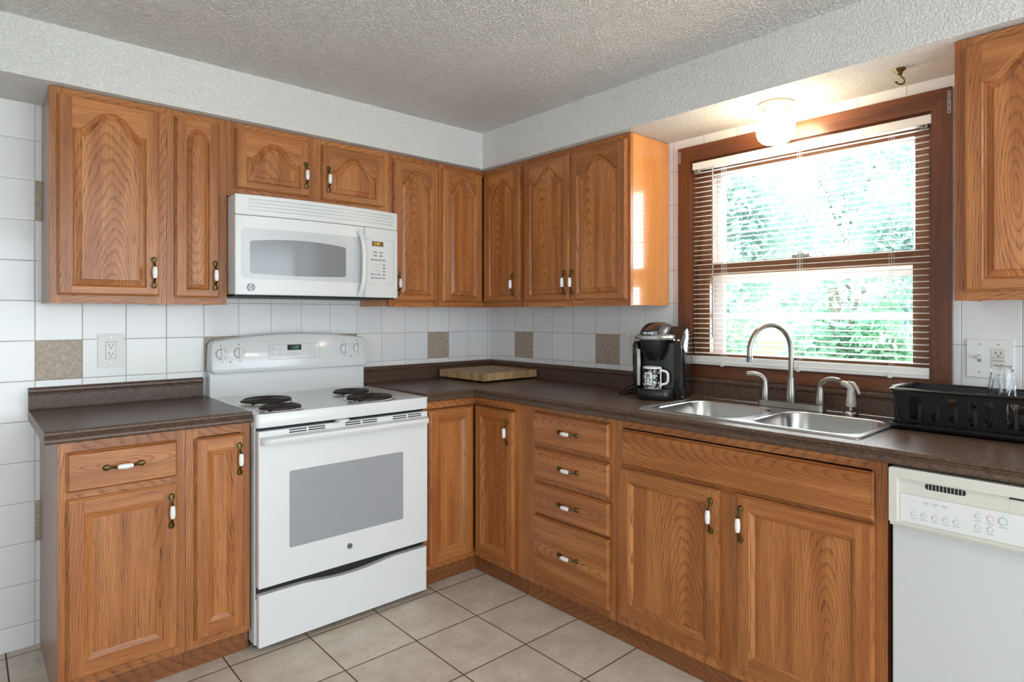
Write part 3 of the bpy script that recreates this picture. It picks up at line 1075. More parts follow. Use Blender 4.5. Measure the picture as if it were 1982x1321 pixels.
# ------------------------------------------------------------------ countertops
EDGE = [(-0.030, 0.9138), (-0.012, 0.9138), (-0.008, 0.9150), (-0.004, 0.9140), (-0.0015, 0.9105), (-0.0015, 0.9040), (-0.0050, 0.8990), (-0.0035, 0.8960), (0.0025, 0.8935),
        (0.0060, 0.8885), (0.0065, 0.8830), (0.0040, 0.8775), (-0.0010, 0.8748), (-0.030, 0.8748)]
OF = 0.6295
SPL = [(0.0, 0.9139), (0.0195, 0.9139), (0.0175, 0.920), (0.0175, 0.968), (0.0150, 0.9705), (0.0150, 0.9735), (0.0195, 0.9765), (0.0215, 0.983), (0.0205, 0.991), (0.016, 0.9975), (0.0, 0.9985)]

ct = thing('countertop', FB(-2.0, 0.3, 0.8745), 'short dark brown laminate countertop left of the range', 'countertop', 'dark laminate countertops')
b = MB()
b.box(FB, -2.319, -1.6925, 0.002, OF-0.029, 0.8748, 0.9138)
b.loft([[FB(x, OF+o, z) for o, z in EDGE] for x in (-2.319, -1.6925)], 0, False)
for x in (-2.319, -1.6925):
    b.add([FB(x, OF+o, z) for o, z in EDGE], [tuple(range(len(EDGE)))])
b.obj('worktop', 'laminate', ct)
b = MB()
b.loft([[FB(x, o+0.001, z) for o, z in SPL] for x in (-2.319, -1.700)], 0, True, True, True)
b.obj('backsplash', 'laminate', ct)

SK = (1.552, 2.338, 0.075, 0.545)      # cut-out for the sink
ct = thing('countertop', (-0.3, -0.3, 0.8745), 'long dark brown laminate countertop turning the corner under the window', 'countertop', 'dark laminate countertops')
b = MB()
e = OF-0.029
b.prism([[(-0.9125, -0.002), (-0.9125, -e), (-e, -e), (-e, -3.20), (-0.002, -3.20), (-0.002, -0.002)], rect(-SK[3], -SK[2], -SK[1], -SK[0])],
        lambda u, v, h: Vector((u, v, h)), 0.8748, 0.9138)
b.loft([[FB(-0.9125, OF+o, z) for o, z in EDGE], [Vector((-OF-o, -OF-o, z)) for o, z in EDGE], [FR(3.20, OF+o, z) for o, z in EDGE]], 0, False)
b.add([FB(-0.9125, OF+o, z) for o, z in EDGE], [tuple(range(len(EDGE)))])
b.obj('worktop', 'laminate', ct)
b = MB()
b.loft([[FB(-0.9125, o+0.001, z) for o, z in SPL], [Vector((-o-0.001, -o-0.001, z)) for o, z in SPL], [FR(3.20, o+0.001, z) for o, z in SPL]], 0, True, True, True)
b.obj('backsplash', 'laminate', ct)


# ------------------------------------------------------------------ emblem helper
def emblem(b, P, r, ring=0, letters=1):
    """round monogram badge: P(u, v, h)"""
    n = 28
    circ = lambda rr: [(rr*math.cos(2*PI*k/n), rr*math.sin(2*PI*k/n)) for k in range(n)]
    b.prism([circ(r), circ(r*0.86)], P, 0.0, 0.0012, letters)
    b.prism([circ(r*0.84)], P, 0.0, 0.0008, ring)
    b.text('GE', r*1.05, P, letters, h=0.0014, bold=r*0.02)
    for k in range(4):
        t0 = PI/2*k + 0.3
        b.tube([P(r*0.74*math.cos(t0+s), r*0.74*math.sin(t0+s), 0.0012) for s in (0, 0.25, 0.5, 0.75, 1.0)], r*0.05, 5, letters)


# ------------------------------------------------------------------ range
SL, SR = -1.6885, -0.9185
SM = (SL+SR)/2
rg = thing('electric_range', FB(SM, 0.33, 0), 'white electric range with four coil burners between the base cabinets', 'stove')
b = MB()
b.box(FB, SL+0.003, SR-0.006, 0.03, 0.628, 0.025, 0.861)
for a in (SL+0.05, SR-0.05):
    for o in (0.09, 0.57):
        b.lathe([(0.016, 0.0005), (0.016, 0.026)], FB(a, o, 0), 10, 0, caps=(True, False))
b.obj('body', 'enamel', rg, bevel=0.003)
b = MB()
b.box(FB, SL+0.010, SR-0.014, 0.50, 0.612, 0.012, 0.03)
b.box(FB, SL+0.008, SR-0.012, 0.6282, 0.634, 0.20, 0.856)
b.obj('shadow_gap', 'seam', rg)
BURN = [(-1.530, 0.325, 0.104), (-1.562, 0.563, 0.080), (-1.120, 0.298, 0.087), (-1.155, 0.538, 0.104)]
b = MB()
holes = [[(a + (r+0.010)*math.cos(2*PI*k/36), o + (r+0.010)*math.sin(2*PI*k/36)) for k in range(36)] for a, o, r in BURN]
b.prism([rrect(SL, SR, 0.045, 0.662, 0.012, 4)] + holes, lambda u, v, h: FB(u, v, h), 0.8995, 0.9045)
prof = [(0.0, 0.9045), (0.0035, 0.9025), (0.006, 0.898), (0.006, 0.858), (0.004, 0.853), (0.0, 0.852), (-0.02, 0.852)]
base = rrect(SL+0.006, SR-0.006, 0.045, 0.656, 0.012, 4)


def grow(d): return rrect(SL+0.006-d, SR-0.006+d, 0.045-d, 0.656+d, 0.012+d if 0.012+d > 0.001 else 0.001, 4)


b.loft([[FB(u, v, z) for u, v in grow(d if d > -0.01 else -0.01)] for d, z in prof], 0, True, False, True)
b.obj('cooktop', 'enamel', rg, smooth=50)
for a, o, r in BURN:
    b = MB()   # shiny drip bowl
    b.lathe([(0.018, 0.889), (r*0.6, 0.890), (r*0.95, 0.897), (r+0.003, 0.9035), (r+0.008, 0.9062), (r+0.0130, 0.9064), (r+0.0145, 0.9046), (r+0.012, 0.9040)], FB(a, o, 0), 36, 0)
    db = b.obj('drip_bowl', 'chrome', rg, smooth=50)
    b = MB()   # spiral heating element
    turns = 5.4 if r > 0.09 else 4.4
    n = int(turns*30)
    r0 = 0.020
    pts = []
    for k in range(n + 1):
        th = 2*PI*turns*k/n + 0.6
        rr = r0 + (r + 0.001 - r0)*k/n
        pts.append(FB(a + rr*math.cos(th), o + rr*math.sin(th), 0.9145))
    b.tube(pts, 0.0054, 8)
    for k in range(3):
        th = 2*PI*k/3 + 0.4
        b.tube([FB(a, o, 0.9065), FB(a + r*math.cos(th), o + r*math.sin(th), 0.9065)], 0.0026, 6)
    b.lathe([(0.0001, 0.917), (0.012, 0.916), (0.013, 0.910)], FB(a, o, 0), 14)
    b.obj('burner_coil', 'coil', rg, smooth=50)
# backguard
b = MB()
b.box(FB, SL+0.004, SR-0.004, 0.022, 0.060, 0.902, 1.030)
b.obj('backguard', 'enamel', rg, bevel=0.004)
b = MB()


def bgtop(a): return 1.160 + 0.032*(1 - ((a-SM)/0.386)**2)


NA = 28
rings = []
pr = [(0.022, 0), (0.080, 0), (0.090, 0.004), (0.095, 0.012)]
c = 0.018
outl = []
aL, aR = SL+0.001, SR-0.001
outl += [(aL + c, 1.014), (aR - c, 1.014), (aR - c*0.3, 1.019), (aR, 1.032), (aR - 0.004, bgtop(aR) - c), (aR - 0.012, bgtop(aR-0.012) - 0.004)]
outl += [(aR - 0.02 + (aL - aR + 0.04)*k/NA, bgtop(aR - 0.02 + (aL - aR + 0.04)*k/NA)) for k in range(NA + 1)]
outl += [(aL + 0.012, bgtop(aL+0.012) - 0.004), (aL + 0.004, bgtop(aL) - c), (aL, 1.032), (aL + c*0.3, 1.019)]
mz = 1.09


def inset(d): return [(SM + (a-SM)*(1 - d/0.385), mz + (z-mz)*(1 - d/0.075)) for a, z in outl]


def BG(a, d, z, tilt=0.10): return FB(a, d - (z - 1.02)*tilt*(1 if d > 0.05 else 0), z)


for o, d in pr:
    rings.append([BG(a, o, z) for a, z in inset(d)])
b.loft(rings, 0, True, True, True)
cp = b.obj('control_panel', 'enamel', rg, smooth=30)
PBG = lambda u, v, h: BG(u, 0.095 + h, v)
b = MB()
b.prism([rrect(-1.432, -1.180, 1.068, 1.139, 0.008), rrect(-1.430, -1.182, 1.070, 1.137, 0.007)], PBG, 0, 0.0012, 0)
for x0, y0, x1, y1 in ((-1.424, 1.123, -1.404, 1.126), (-1.424, 1.115, -1.404, 1.1175), (-1.386, 1.112, -1.372, 1.1145), (-1.420, 1.094, -1.404, 1.097), (-1.418, 1.087, -1.406, 1.089),
                       (-1.388, 1.092, -1.370, 1.094), (-1.386, 1.087, -1.373, 1.089), (-1.354, 1.094, -1.342, 1.096), (-1.354, 1.088, -1.342, 1.0895), (-1.283, 1.090, -1.272, 1.092),
                       (-1.238, 1.119, -1.224, 1.121), (-1.212, 1.118, -1.198, 1.120), (-1.236, 1.098, -1.224, 1.100), (-1.211, 1.098, -1.197, 1.100), (-1.238, 1.092, -1.226, 1.0935),
                       (-1.210, 1.092, -1.199, 1.0935), (-1.232, 1.131, -1.206, 1.133)):
    b.prism([rect(x0, x1, y0, y1)], PBG, 0, 0.0009, 0)
for x0, x1 in ((-1.325, -1.309), (-1.305, -1.289)):
    b.prism([rrect(x0, x1, 1.083, 1.100, 0.006), rrect(x0+0.0012, x1-0.0012, 1.0842, 1.0988, 0.005)], PBG, 0, 0.0010, 0)
b.prism([rect(-1.232, -1.198, 1.0805, 1.0825)], PBG, 0, 0.0009, 1)
b.obj('keypad', ['pale_print', 'red_print'], cp)
b = MB()
b.prism([rect(-1.343, -1.275, 1.110, 1.136)], PBG, 0, 0.0015, 0)
b.text('1:43', 0.021, lambda u, v, h: PBG(-1.304 + u, 1.1225 + v, h), 1, h=0.002)
b.obj('clock_display', ['seam', 'green_led'], cp)
for a, z in ((-1.644, 1.104), (-1.567, 1.106), (-1.048, 1.108), (-0.977, 1.109)):
    b = MB()
    n = 28
    rg_ = []
    for rr, h in ((0.0235, 0.0005), (0.0245, 0.004), (0.0215, 0.012), (0.0205, 0.014)):
        rg_.append([PBG(a + rr*math.cos(2*PI*k/n), z + rr*math.sin(2*PI*k/n), h) for k in range(n)])
    b.loft(rg_, 0, True, True, True)
    b.prism([[(a-0.0055, z-0.022), (a+0.0055, z-0.022), (a+0.0035, z+0.0245), (a-0.0035, z+0.0245)]], PBG, 0.012, 0.0265)
    b.obj('knob', 'white', cp, smooth=40)
    b = MB()
    for k in range(9):
        th = math.radians(-60 + k*37.5)
        b.prism([rrect(a + 0.030*math.cos(th)-0.0012, a + 0.030*math.cos(th)+0.0012, z + 0.029*math.sin(th)-0.0010, z + 0.029*math.sin(th)+0.0010, 0.0008, 2)], PBG, 0, 0.0007, 0)
    b.prism([rrect(a-0.0025, a+0.0025, z+0.036, z+0.041, 0.002, 3)], PBG, 0, 0.0008, 1)
    b.prism([rect(a-0.004, a+0.010, z-0.037, z-0.0345)], PBG, 0, 0.0007, 0)
    b.obj('dial_marks', ['grey_line', 'dark_print'], cp)
for a in (-1.606, -1.012):
    b = MB()
    b.prism([rrect(a-0.003, a+0.003, 1.064, 1.070, 0.0028, 4)], PBG, 0, 0.001)
    b.obj('indicator_light', 'dark_print', cp)
# oven door
DL, DR = -1.6825, -0.9275
b = MB()
b.box(FB, DL, DR, 0.634, 0.666, 0.249, 0.8405)
dr = b.obj('oven_door', 'enamel', rg, bevel=0.004)
b = MB()
b.prism([rrect(-1.566, -1.057, 0.378, 0.676, 0.007)], lambda u, v, h: FB(u, h, v), 0.660, 0.6668)
b.obj('oven_window', 'oven_glass', dr)
for g0 in (-1.567, -1.333, -1.110):
    for s0 in (0.0, 0.077):
        for zz in (0.8345, 0.8255):
            b = MB()
            b.prism([rrect(g0+s0, g0+s0+0.070, zz-0.0022, zz+0.0022, 0.002, 3)], lambda u, v, h: FB(u, h, v), 0.6655, 0.6668)
            b.obj('vent_slot', 'seam', dr)
b = MB()   # full-width bar handle with turned-in ends
HP = [(0.664, 0.796), (0.692, 0.790), (0.706, 0.792), (0.712, 0.804), (0.707, 0.815), (0.690, 0.819), (0.664, 0.819)]
ends = [(-1.678, 0.12), (-1.670, 0.6), (-1.655, 0.95), (-1.64, 1.0), (-0.965, 1.0), (-0.95, 0.95), (-0.938, 0.6), (-0.931, 0.12)]
b.loft([[FB(a, 0.664 + (o - 0.664)*k, z) for o, z in HP] for a, k in ends], 0, True, True, True)
b.obj('handle', 'white', dr, smooth=40)
b = MB()
emblem(b, lambda u, v, h: FB(-1.313 + u, 0.6662 + h, 0.322 + v), 0.0115)
b.obj('emblem', ['badge', 'dark_print'], dr)
b = MB()
b.prism([[(-1.372, 0.842), (-1.335, 0.842), (-1.320, 0.8508), (-1.360, 0.8508)]], lambda u, v, h: FB(u, h, v), 0.64, 0.686)
b.obj('door_latch', 'white', rg, bevel=0.0015)
b = MB()   # drawer with a hollowed finger grip along its top edge
n = 20
top = [(DR-0.003 + (DL - DR + 0.006)*k/n, 0.2225 - 0.016*max(0.0, math.sin(PI*min(1, max(0, (k/n - 0.22)/0.56))))**1.3) for k in range(n + 1)]
b.prism([[(DL+0.003, 0.026), (DR-0.003, 0.026)] + top], lambda u, v, h: FB(u, h, v), 0.630, 0.660)
b.obj('storage_drawer', 'enamel', rg, bevel=0.003)

# ------------------------------------------------------------------ microwave
mw = thing('microwave_oven', FB(-1.303, 0.2, 1.362), 'white over-the-range microwave with grey window above the range', 'microwave')
ML, MR_ = -1.6805, -0.9195


def bul(a): return 0.392 + 0.034*(1 - ((a + 1.300)/0.3805)**2)


b = MB()
b.box(FB, ML+0.002, MR_-0.002, 0.004, 0.372, 1.366, 1.777)
b.obj('body', 'white', mw, bevel=0.003)
b = MB()
b.box(FB, ML+0.004, MR_-0.004, 0.02, 0.366, 1.3570, 1.3659)
b.obj('underside_grille', 'seam', mw)


def cpanel(b, a0, a1, zl, zh, off0, off1, mi=0, n=18):
    """a slab that follows the bowed front; zl, zh may be functions of a"""
    fl = zl if callable(zl) else (lambda a: zl)
    fh = zh if callable(zh) else (lambda a: zh)
    rings = []
    for k in range(n + 1):
        a = a0 + (a1-a0)*(0.5 - 0.5*math.cos(PI*k/n))
        rings.append([FB(a, bul(a)+off0, fl(a)), FB(a, bul(a)+off1, fl(a)), FB(a, bul(a)+off1, fh(a)), FB(a, bul(a)+off0, fh(a))])
    b.loft(rings, mi, True, True, True)


def rounded(z0, z1, a0, a1, r, up=True):
    def f(a):
        d = min(a - a0, a1 - a)
        k = r - math.sqrt(max(0, r*r - (r-d)**2)) if d < r else 0
        return z1 - k if up else z0 + k
    return f


b = MB()
cpanel(b, ML, MR_, 1.693, 1.7775, -0.022, 0.0)
mg = b.obj('vent_grille', 'white', mw, bevel=0.004)
b = MB()
for k in range(4):
    z = 1.7125 + k*0.0145
    cpanel(b, -1.628, -0.945, z, z+0.0048, 0.0, 0.0012, 1)
    cpanel(b, -1.628, -0.945, z+0.0048, z+0.0115, 0.0, 0.0035, 0)
b.obj('louvers', ['white', 'mw_inset'], mg)
b = MB()
cpanel(b, ML, -1.1105, 1.363, 1.6915, -0.020, 0.0)
md = b.obj('door', 'white', mw, bevel=0.005)
b = MB()
cpanel(b, -1.109, MR_, 1.363, 1.6915, -0.020, -0.0002)
mc = b.obj('control_panel', 'white', mw, bevel=0.003)
b = MB()
cpanel(b, -1.657, -1.1115, rounded(1.429, 1.640, -1.657, -0.9, 0.02, False), rounded(1.429, 1.640, -1.657, -0.9, 0.02), -0.002, 0.0008, 0, 40)
b.obj('window_surround', 'mw_inset', md)


def wt(a): t = (a + 1.417)/0.208; return rounded(1.45, 1.586 + 0.014*(1-t*t), -1.625, -1.209, 0.010)(a)
def wb(a): t = (a + 1.417)/0.208; return rounded(1.452 - 0.005*(1-t*t), 1.6, -1.625, -1.209, 0.010, False)(a)


b = MB()
cpanel(b, -1.625, -1.209, wb, wt, -0.001, 0.0014, 0, 48)
b.obj('door_window', 'mw_glass', md)
b = MB()
emblem(b, lambda u, v, h: FB(-1.621 + u, bul(-1.621+u) + 0.0002 + h, 1.394 + v), 0.0155)
b.obj('emblem', ['badge', 'dark_print'], md)
b = MB()   # bowed handle
pts, rad = [], []
for k in range(17):
    t = -1 + k/8
    pts.append(FB(-1.139 + 0.008*(1-t*t), bul(-1.135) + 0.004 + 0.032*(1 - t**4), 1.520 + 0.150*t))
    rad.append(0.0125 if abs(t) < 0.95 else 0.015)
b.tube(pts, rad, 12, 0, up=(0, 1, 0), flat=0.7)
b.obj('handle', 'white', md, smooth=50)
b = MB()
PM = lambda u, v, h: FB(u, bul(u) + h, v)
o_, i_ = rrect(-1.106, -0.945, 1.428, 1.642, 0.012), rrect(-1.105, -0.946, 1.429, 1.641, 0.0115)
b.prism([o_, i_], PM, -0.001, 0.0006)
b.obj('panel_outline', 'grey_line', mc)
b = MB()
b.prism([rect(-1.071, -1.006, 1.606, 1.629)], PM, -0.001, 0.0010, 0)
b.text('1:43', 0.018, lambda u, v, h: PM(-1.043 + u, 1.6175 + v, h), 1, h=0.0014)
b.obj('clock_display', ['amber_dim', 'amber_led'], mc)
for i, z in enumerate((1.577, 1.561, 1.541)):
    for a in ((-1.052, -1.020) if i < 2 else (-1.068, -1.046, -1.024, -1.002)):
        b = MB()
        w = 0.010 if i < 2 else 0.0085
        b.prism([rect(a-w, a+w, z-0.0036, z+0.0036)], PM, -0.001, 0.0006)
        b.obj('button', 'grey_line', mc)
for i in range(3):
    for j in range(3):
        b = MB()
        b.text(str(1 + i*3 + j), 0.009, lambda u, v, h, i=i, j=j: PM(-1.066 + j*0.019 + u, 1.519 - i*0.0155 + v, h), 0, h=0.0007)
        b.obj('button', 'dark_print', mc)
    b = MB()
    b.prism([rect(-1.010, -0.995, 1.5155 - i*0.0155, 1.5225 - i*0.0155)], PM, -0.001, 0.0006)
    b.obj('button', 'grey_line', mc)
for z, aa in ((1.472, (-1.070, -1.050, -1.032, -1.003)), (1.455, (-1.069, -1.047, -1.025, -1.003))):
    for a in aa:
        b = MB()
        w = 0.0085 if a != -1.050 else 0.004
        b.prism([rect(a-w, a+w, z-0.0034, z+0.0034)], PM, -0.001, 0.0006)
        b.obj('button', 'grey_line', mc)

# ------------------------------------------------------------------ dishwasher
dw = thing('dishwasher', FR(2.748, 0.3, 0), 'white dishwasher under the right end of the long countertop', 'dishwasher')
b = MB()
b.box(FR, 2.450, 3.046, 0.02, 0.585, 0.09, 0.866)
b.box(FR, 2.452, 3.044, 0.02, 0.54, 0.0005, 0.09)
b.obj('tub', 'seam', dw)
b = MB()
b.box(FR, 2.450, 3.046, 0.586, 0.612, 0.10, 0.712)
b.obj('door_panel', 'dishwasher_white', dw, bevel=0.003)
b = MB()
PD = lambda u, v, h: FR(u, h, v)
b.prism([rrect(2.4475, 3.0485, 0.720, 0.869, 0.006, 4), rrect(2.468, 3.03, 0.7205+0.004, 0.842, 0.004, 3)], PD, 0.586, 0.636)
b.box(FR, 2.467, 3.031, 0.586, 0.628, 0.722, 0.844)
b.box(FR, 2.449, 3.047, 0.586, 0.630, 0.7125, 0.7205)
cpd = b.obj('control_panel', 'ivory', dw, bevel=0.003)
b = MB()
b.prism([rrect(2.474, 3.024, 0.727, 0.801, 0.002, 2)], PD, 0.627, 0.6288, 0)
b.prism([rect(2.4735, 3.0245, 0.8008, 0.8016)], PD, 0.627, 0.6286, 1)
b.obj('button_fascia', ['white', 'grey_line'], cpd)
b = MB()
b.prism([rrect(2.530, 2.618, 0.8225, 0.8375, 0.007)], PD, 0.627, 0.6286, 0)
for k in range(10):
    a = 2.538 + k*0.008
    b.prism([rect(a-0.0006, a+0.0006, 0.8225, 0.8375)], PD, 0.628, 0.6292, 1)
b.obj('steam_vent', ['seam', 'ivory'], cpd)
b = MB()
b.prism([rect(2.704, 2.90, 0.808, 0.842)], PD, 0.600, 0.6285)
b.prism([rect(2.704, 2.90, 0.836, 0.8425)], PD, 0.62, 0.6300, 1)
b.obj('door_handle', ['ivory', 'seam'], cpd)
for a, z, r, m in ((2.505, 0.752, 0.0062, 0), (2.528, 0.752, 0.0062, 0), (2.552, 0.7515, 0.0062, 0), (2.575, 0.752, 0.0062, 0), (2.598, 0.753, 0.0062, 0), (2.643, 0.779, 0.0062, 0),
                   (2.667, 0.779, 0.0075, 1), (2.692, 0.778, 0.0095, 2), (2.642, 0.752, 0.0062, 0), (2.667, 0.752, 0.0062, 0)):
    b = MB()
    n = 20
    ring = lambda rr: [(a + rr*math.cos(2*PI*k/n), z + rr*math.sin(2*PI*k/n)) for k in range(n)]
    b.prism([ring(r), ring(r*0.80)], PD, 0.6286, 0.6296, 0)
    b.prism([ring(r*0.80)], PD, 0.6286, 0.6302, 1)
    b.prism([rrect(a-0.0012, a+0.0012, z+r+0.003, z+r+0.0052, 0.001, 2)], PD, 0.6286, 0.6292, 2)
    b.prism([rect(a-0.0075, a+0.0075, z-r-0.0062, z-r-0.0042)], PD, 0.6286, 0.6290, 2)
    b.obj('button', [('pale_print', 'red_print', 'green_print')[m], 'white', 'pale_print'], cpd)
b = MB()
for a in (2.533, 2.553, 2.572):
    b.prism([rect(a-0.0075, a+0.0065, 0.785, 0.7875)], PD, 0.6286, 0.6291)
    b.prism([rect(a-0.003, a+0.003, 0.7805, 0.782)], PD, 0.6286, 0.6291)
b.obj('status_print', 'pale_print', cpd)

# ------------------------------------------------------------------ sink
sk = thing('kitchen_sink', FR(1.945, 0.31, 0.914), 'stainless steel double-bowl sink set into the countertop under the window', 'sink')
BW = [(1.590, 1.938, 0.168, 0.518), (1.978, 2.325, 0.168, 0.518)]
PS = lambda u, v, h: FR(u, v, h)
b = MB()
zt = 0.9175
bl_ = [rrect(a0, a1, o0, o1, 0.075, 8) for a0, a1, o0, o1 in BW]
b.prism([rrect(1.552, 2.348, 0.066, 0.556, 0.022, 6)] + bl_, PS, zt-0.0015, zt, back=False)
# raised outer bead
b.loft([[FR(u, v, z) for u, v in rrect(1.552-d, 2.348+d, 0.066-d, 0.556+d, 0.022+d, 6)] for d, z in ((-0.010, zt), (-0.007, zt+0.0022), (-0.002, zt+0.0024), (0.002, zt-0.001), (0.003, 0.9141))])
b.obj('rim', 'steel', sk, smooth=40)
for k, (a0, a1, o0, o1) in enumerate(BW):
    b = MB()
    rr = []
    for d, z in ((0.0, zt), (0.003, zt-0.002), (0.005, zt-0.006), (0.012, 0.80), (0.018, 0.765), (0.034, 0.752), (0.06, 0.748), (0.10, 0.746)):
        rr.append([FR(u, v, z) for u, v in rrect(a0+d, a1-d, o0+d, o1-d, max(0.075-d*0.2, 0.03), 8)])
    b.loft(rr, 0, True, False, True)
    bw = b.obj('bowl', 'steel', sk, smooth=50)
    b = MB()
    b.lathe([(0.001, 0.7468), (0.03, 0.7468), (0.042, 0.749), (0.044, 0.7465)], FR((a0+a1)/2, (o0+o1)/2, 0), 24)
    b.obj('drain', 'chrome', bw, smooth=40)

# faucet
FO = 0.104
fc = thing('kitchen_faucet', FR(1.952, FO, 0.918), 'brushed nickel gooseneck faucet with two curved handles behind the sink', 'faucet')
b = MB()
b.prism([rrect(1.826, 2.082, FO-0.027, FO+0.027, 0.020, 6)], PS, 0.9182, 0.940)
b.obj('deck_plate', 'nickel', fc, bevel=0.003)
b = MB()
c = FR(1.953, FO, 0)
b.lathe([(0.0185, 0.940), (0.0195, 0.945), (0.0200, 0.965), (0.0185, 0.985), (0.0155, 1.010), (0.0145, 1.036), (0.0110, 1.0365)], c, 24, caps=(True, False))
yaw = math.radians(21.5)
dx, dy = -math.cos(yaw), math.sin(yaw)
rad_ = 0.101
pts = [c + Vector((0, 0, z)) for z in (1.030, 1.07, 1.105, 1.135)]
cz = 1.138
for k in range(1, 25):
    th = PI*k/24*1.02
    q = rad_*(1 - math.cos(th))
    pts.append(c + Vector((dx*q, dy*q, cz + rad_*math.sin(th)*1.02)))
end = pts[-1]
pts.append(end + Vector((0, 0, -0.010)))
b.tube(pts, 0.0098, 16, caps=True)
b.tube([end + Vector((0, 0, -0.008)), end + Vector((0, 0, -0.010)), end + Vector((0, 0, -0.030))], [0.0098, 0.0108, 0.0108], 16, 1)
b.obj('spout', ['nickel', 'slate'], fc, smooth=40)
for a, sg in ((1.850, -1), (2.062, 1)):
    b = MB()
    c = FR(a, FO, 0)
    b.lathe([(0.0165, 0.940), (0.0175, 0.947), (0.0170, 0.965), (0.0145, 0.988), (0.0115, 1.005)], c, 20, caps=(True, False))
    # lever curving over to the front-left or right
    if sg < 0: vx, vy = -0.35, 0.94
    else: vx, vy = -0.30, -0.95
    pts, rd = [c + Vector((0, 0, 0.998))], [0.0125]
    for k in range(0, 11):
        th = PI*0.62*k/10
        q = 0.034*(1 - math.cos(th))*(1.5 if sg < 0 else 1.75)
        pts.append(c + Vector((vx*q, vy*q, 1.008 + 0.034*math.sin(th))))
        rd.append(0.0115 - 0.0025*k/10)
    b.tube(pts, rd, 14)
    b.obj('lever_handle', 'nickel', fc, smooth=40)

# side sprayer
sp = thing('side_sprayer', FR(2.168, 0.100, 0.918), 'small nickel side sprayer standing right of the faucet', 'sprayer')
b = MB()
c = FR(2.168, 0.100, 0)
b.lathe([(0.025, 0.9182), (0.025, 0.922), (0.019, 0.928), (0.010, 0.932), (0.010, 0.946)], c, 24, caps=(True, True))
b.obj('base_ring', 'nickel', sp, smooth=40)
b = MB()
b.lathe([(0.0155, 0.9462), (0.0175, 0.950), (0.0168, 0.968), (0.0142, 0.992), (0.0125, 1.008)], c, 18, 0, caps=(True, True))
b.obj('sprayer_body', 'sprayer', sp, smooth=40)
b = MB()
dv = Vector((0.35, 0.94, 0)).normalized()
b.tube([c + Vector((0, 0, 1.000)) - dv*0.006, c + Vector((0, 0, 1.018)) + dv*0.004, c + Vector((0, 0, 1.026)) + dv*0.020, c + Vector((0, 0, 1.027)) + dv*0.036], [0.0105, 0.0125, 0.0115, 0.0105], 12)
b.tube([c + Vector((0, 0, 1.034)) + dv*0.010, c + Vector((0, 0, 1.032)) - dv*0.010, c + Vector((0, 0, 1.016)) - dv*0.024, c + Vector((0, 0, 0.996)) - dv*0.034], [0.0050, 0.0058, 0.0055, 0.0045], 10)
b.obj('spray_head', 'sprayer', sp, smooth=40)

# ------------------------------------------------------------------ drain tray, dish rack, tumbler
tr = MB()
T0, T1, TO0, TO1 = 2.338, 2.860, 0.036, 0.286
lp = lambda d: rrect(T0+d, T1-d, TO0+d, TO1-d, 0.03, 6)
tr.loft([[FR(u, v, z) for u, v in lp(d)] for d, z in ((0.006, 0.9186), (0.0, 0.926), (0.0, 0.933), (0.006, 0.934), (0.009, 0.928), (0.014, 0.9225))], 0, True, True, True)
for k in range(11):
    a = T0 + 0.05 + k*0.042
    tr.box(FR, a, a+0.006, TO0+0.02, TO1-0.02, 0.9225, 0.925)
tag(tr.obj('drain_tray', 'rack', origin=FR(2.6, 0.16, 0.914), smooth=50), 'black plastic drain tray under the dish rack', 'tray')

rk = thing('dish_rack', FR(2.58, 0.16, 0.936), 'black plastic dish rack at the right end of the countertop', 'dish rack')
A0, A1, O0, O1, Z0, Z1 = 2.350, 2.850, 0.044, 0.280, 0.937, 1.046
tap = 0.018


def RK(u, v, side):
    """point on a tapering side wall: u along, v = height"""
    k = (Z1 - v)/(Z1 - Z0)*tap
    if side == 'front': return lambda h: FR(u, O1 - k - h, v)
    if side == 'back': return lambda h: FR(u, O0 + k + h, v)
    if side == 'left': return lambda h: FR(A0 + k + h, u, v)
    return lambda h: FR(A1 - k - h, u, v)


for side, u0, u1, wins in (('front', A0, A1, [(A0+0.048, A0+0.084), (A0+0.105, A0+0.130), (A0+0.150, A0+0.175), (A0+0.197, A0+0.222), (A0+0.240, A0+0.262), (A0+0.290, A0+0.330), (A0+0.355, A0+0.395), (A0+0.42, A0+0.46)]),
                           ('back', A0, A1, [(A0+0.08, A0+0.14), (A0+0.165, A0+0.225), (A0+0.25, A0+0.31), (A0+0.335, A0+0.395), (A0+0.42, A0+0.47)]),
                           ('left', O0, O1, []), ('right', O0, O1, [])):
    b = MB()
    loops = [rect(u0+0.004, u1-0.004, Z0, Z1-0.004)] + [rrect(w0, w1, Z0+(0.010 if side == 'front' else 0.030), Z1-0.022, 0.009, 4) for w0, w1 in wins]
    b.prism(loops, lambda u, v, h, side=side: RK(u, v, side)(h), 0.0, 0.0035)
    b.obj('side_wall', 'rack', rk)
b = MB()
outer = lambda d: rrect(A0-d, A1+d, O0-d, O1+d, 0.02, 5)
b.loft([[FR(u, v, z) for u, v in outer(d)] for d, z in ((-0.004, Z1-0.006), (0.006, Z1-0.008), (0.009, Z1-0.004), (0.006, Z1), (-0.002, Z1+0.001), (-0.005, Z1-0.004), (-0.004, Z1-0.006))])
b.box(FR, A0-0.020, A0-0.004, O0+0.05, O1-0.06, Z1-0.005, Z1)
b.obj('rim', 'rack', rk, smooth=50)
b = MB()
for k in range(12):
    a = A0 + 0.035 + k*0.038
    b.box(FR, a, a+0.005, O0+0.022, O1-0.022, Z0, Z0+0.006)
for o in (O0+0.03, (O0+O1)/2, O1-0.032):
    b.box(FR, A0+0.02, A1-0.02, o-0.004, o+0.004, Z0, Z0+0.005)
b.obj('base_grid', 'rack', rk)
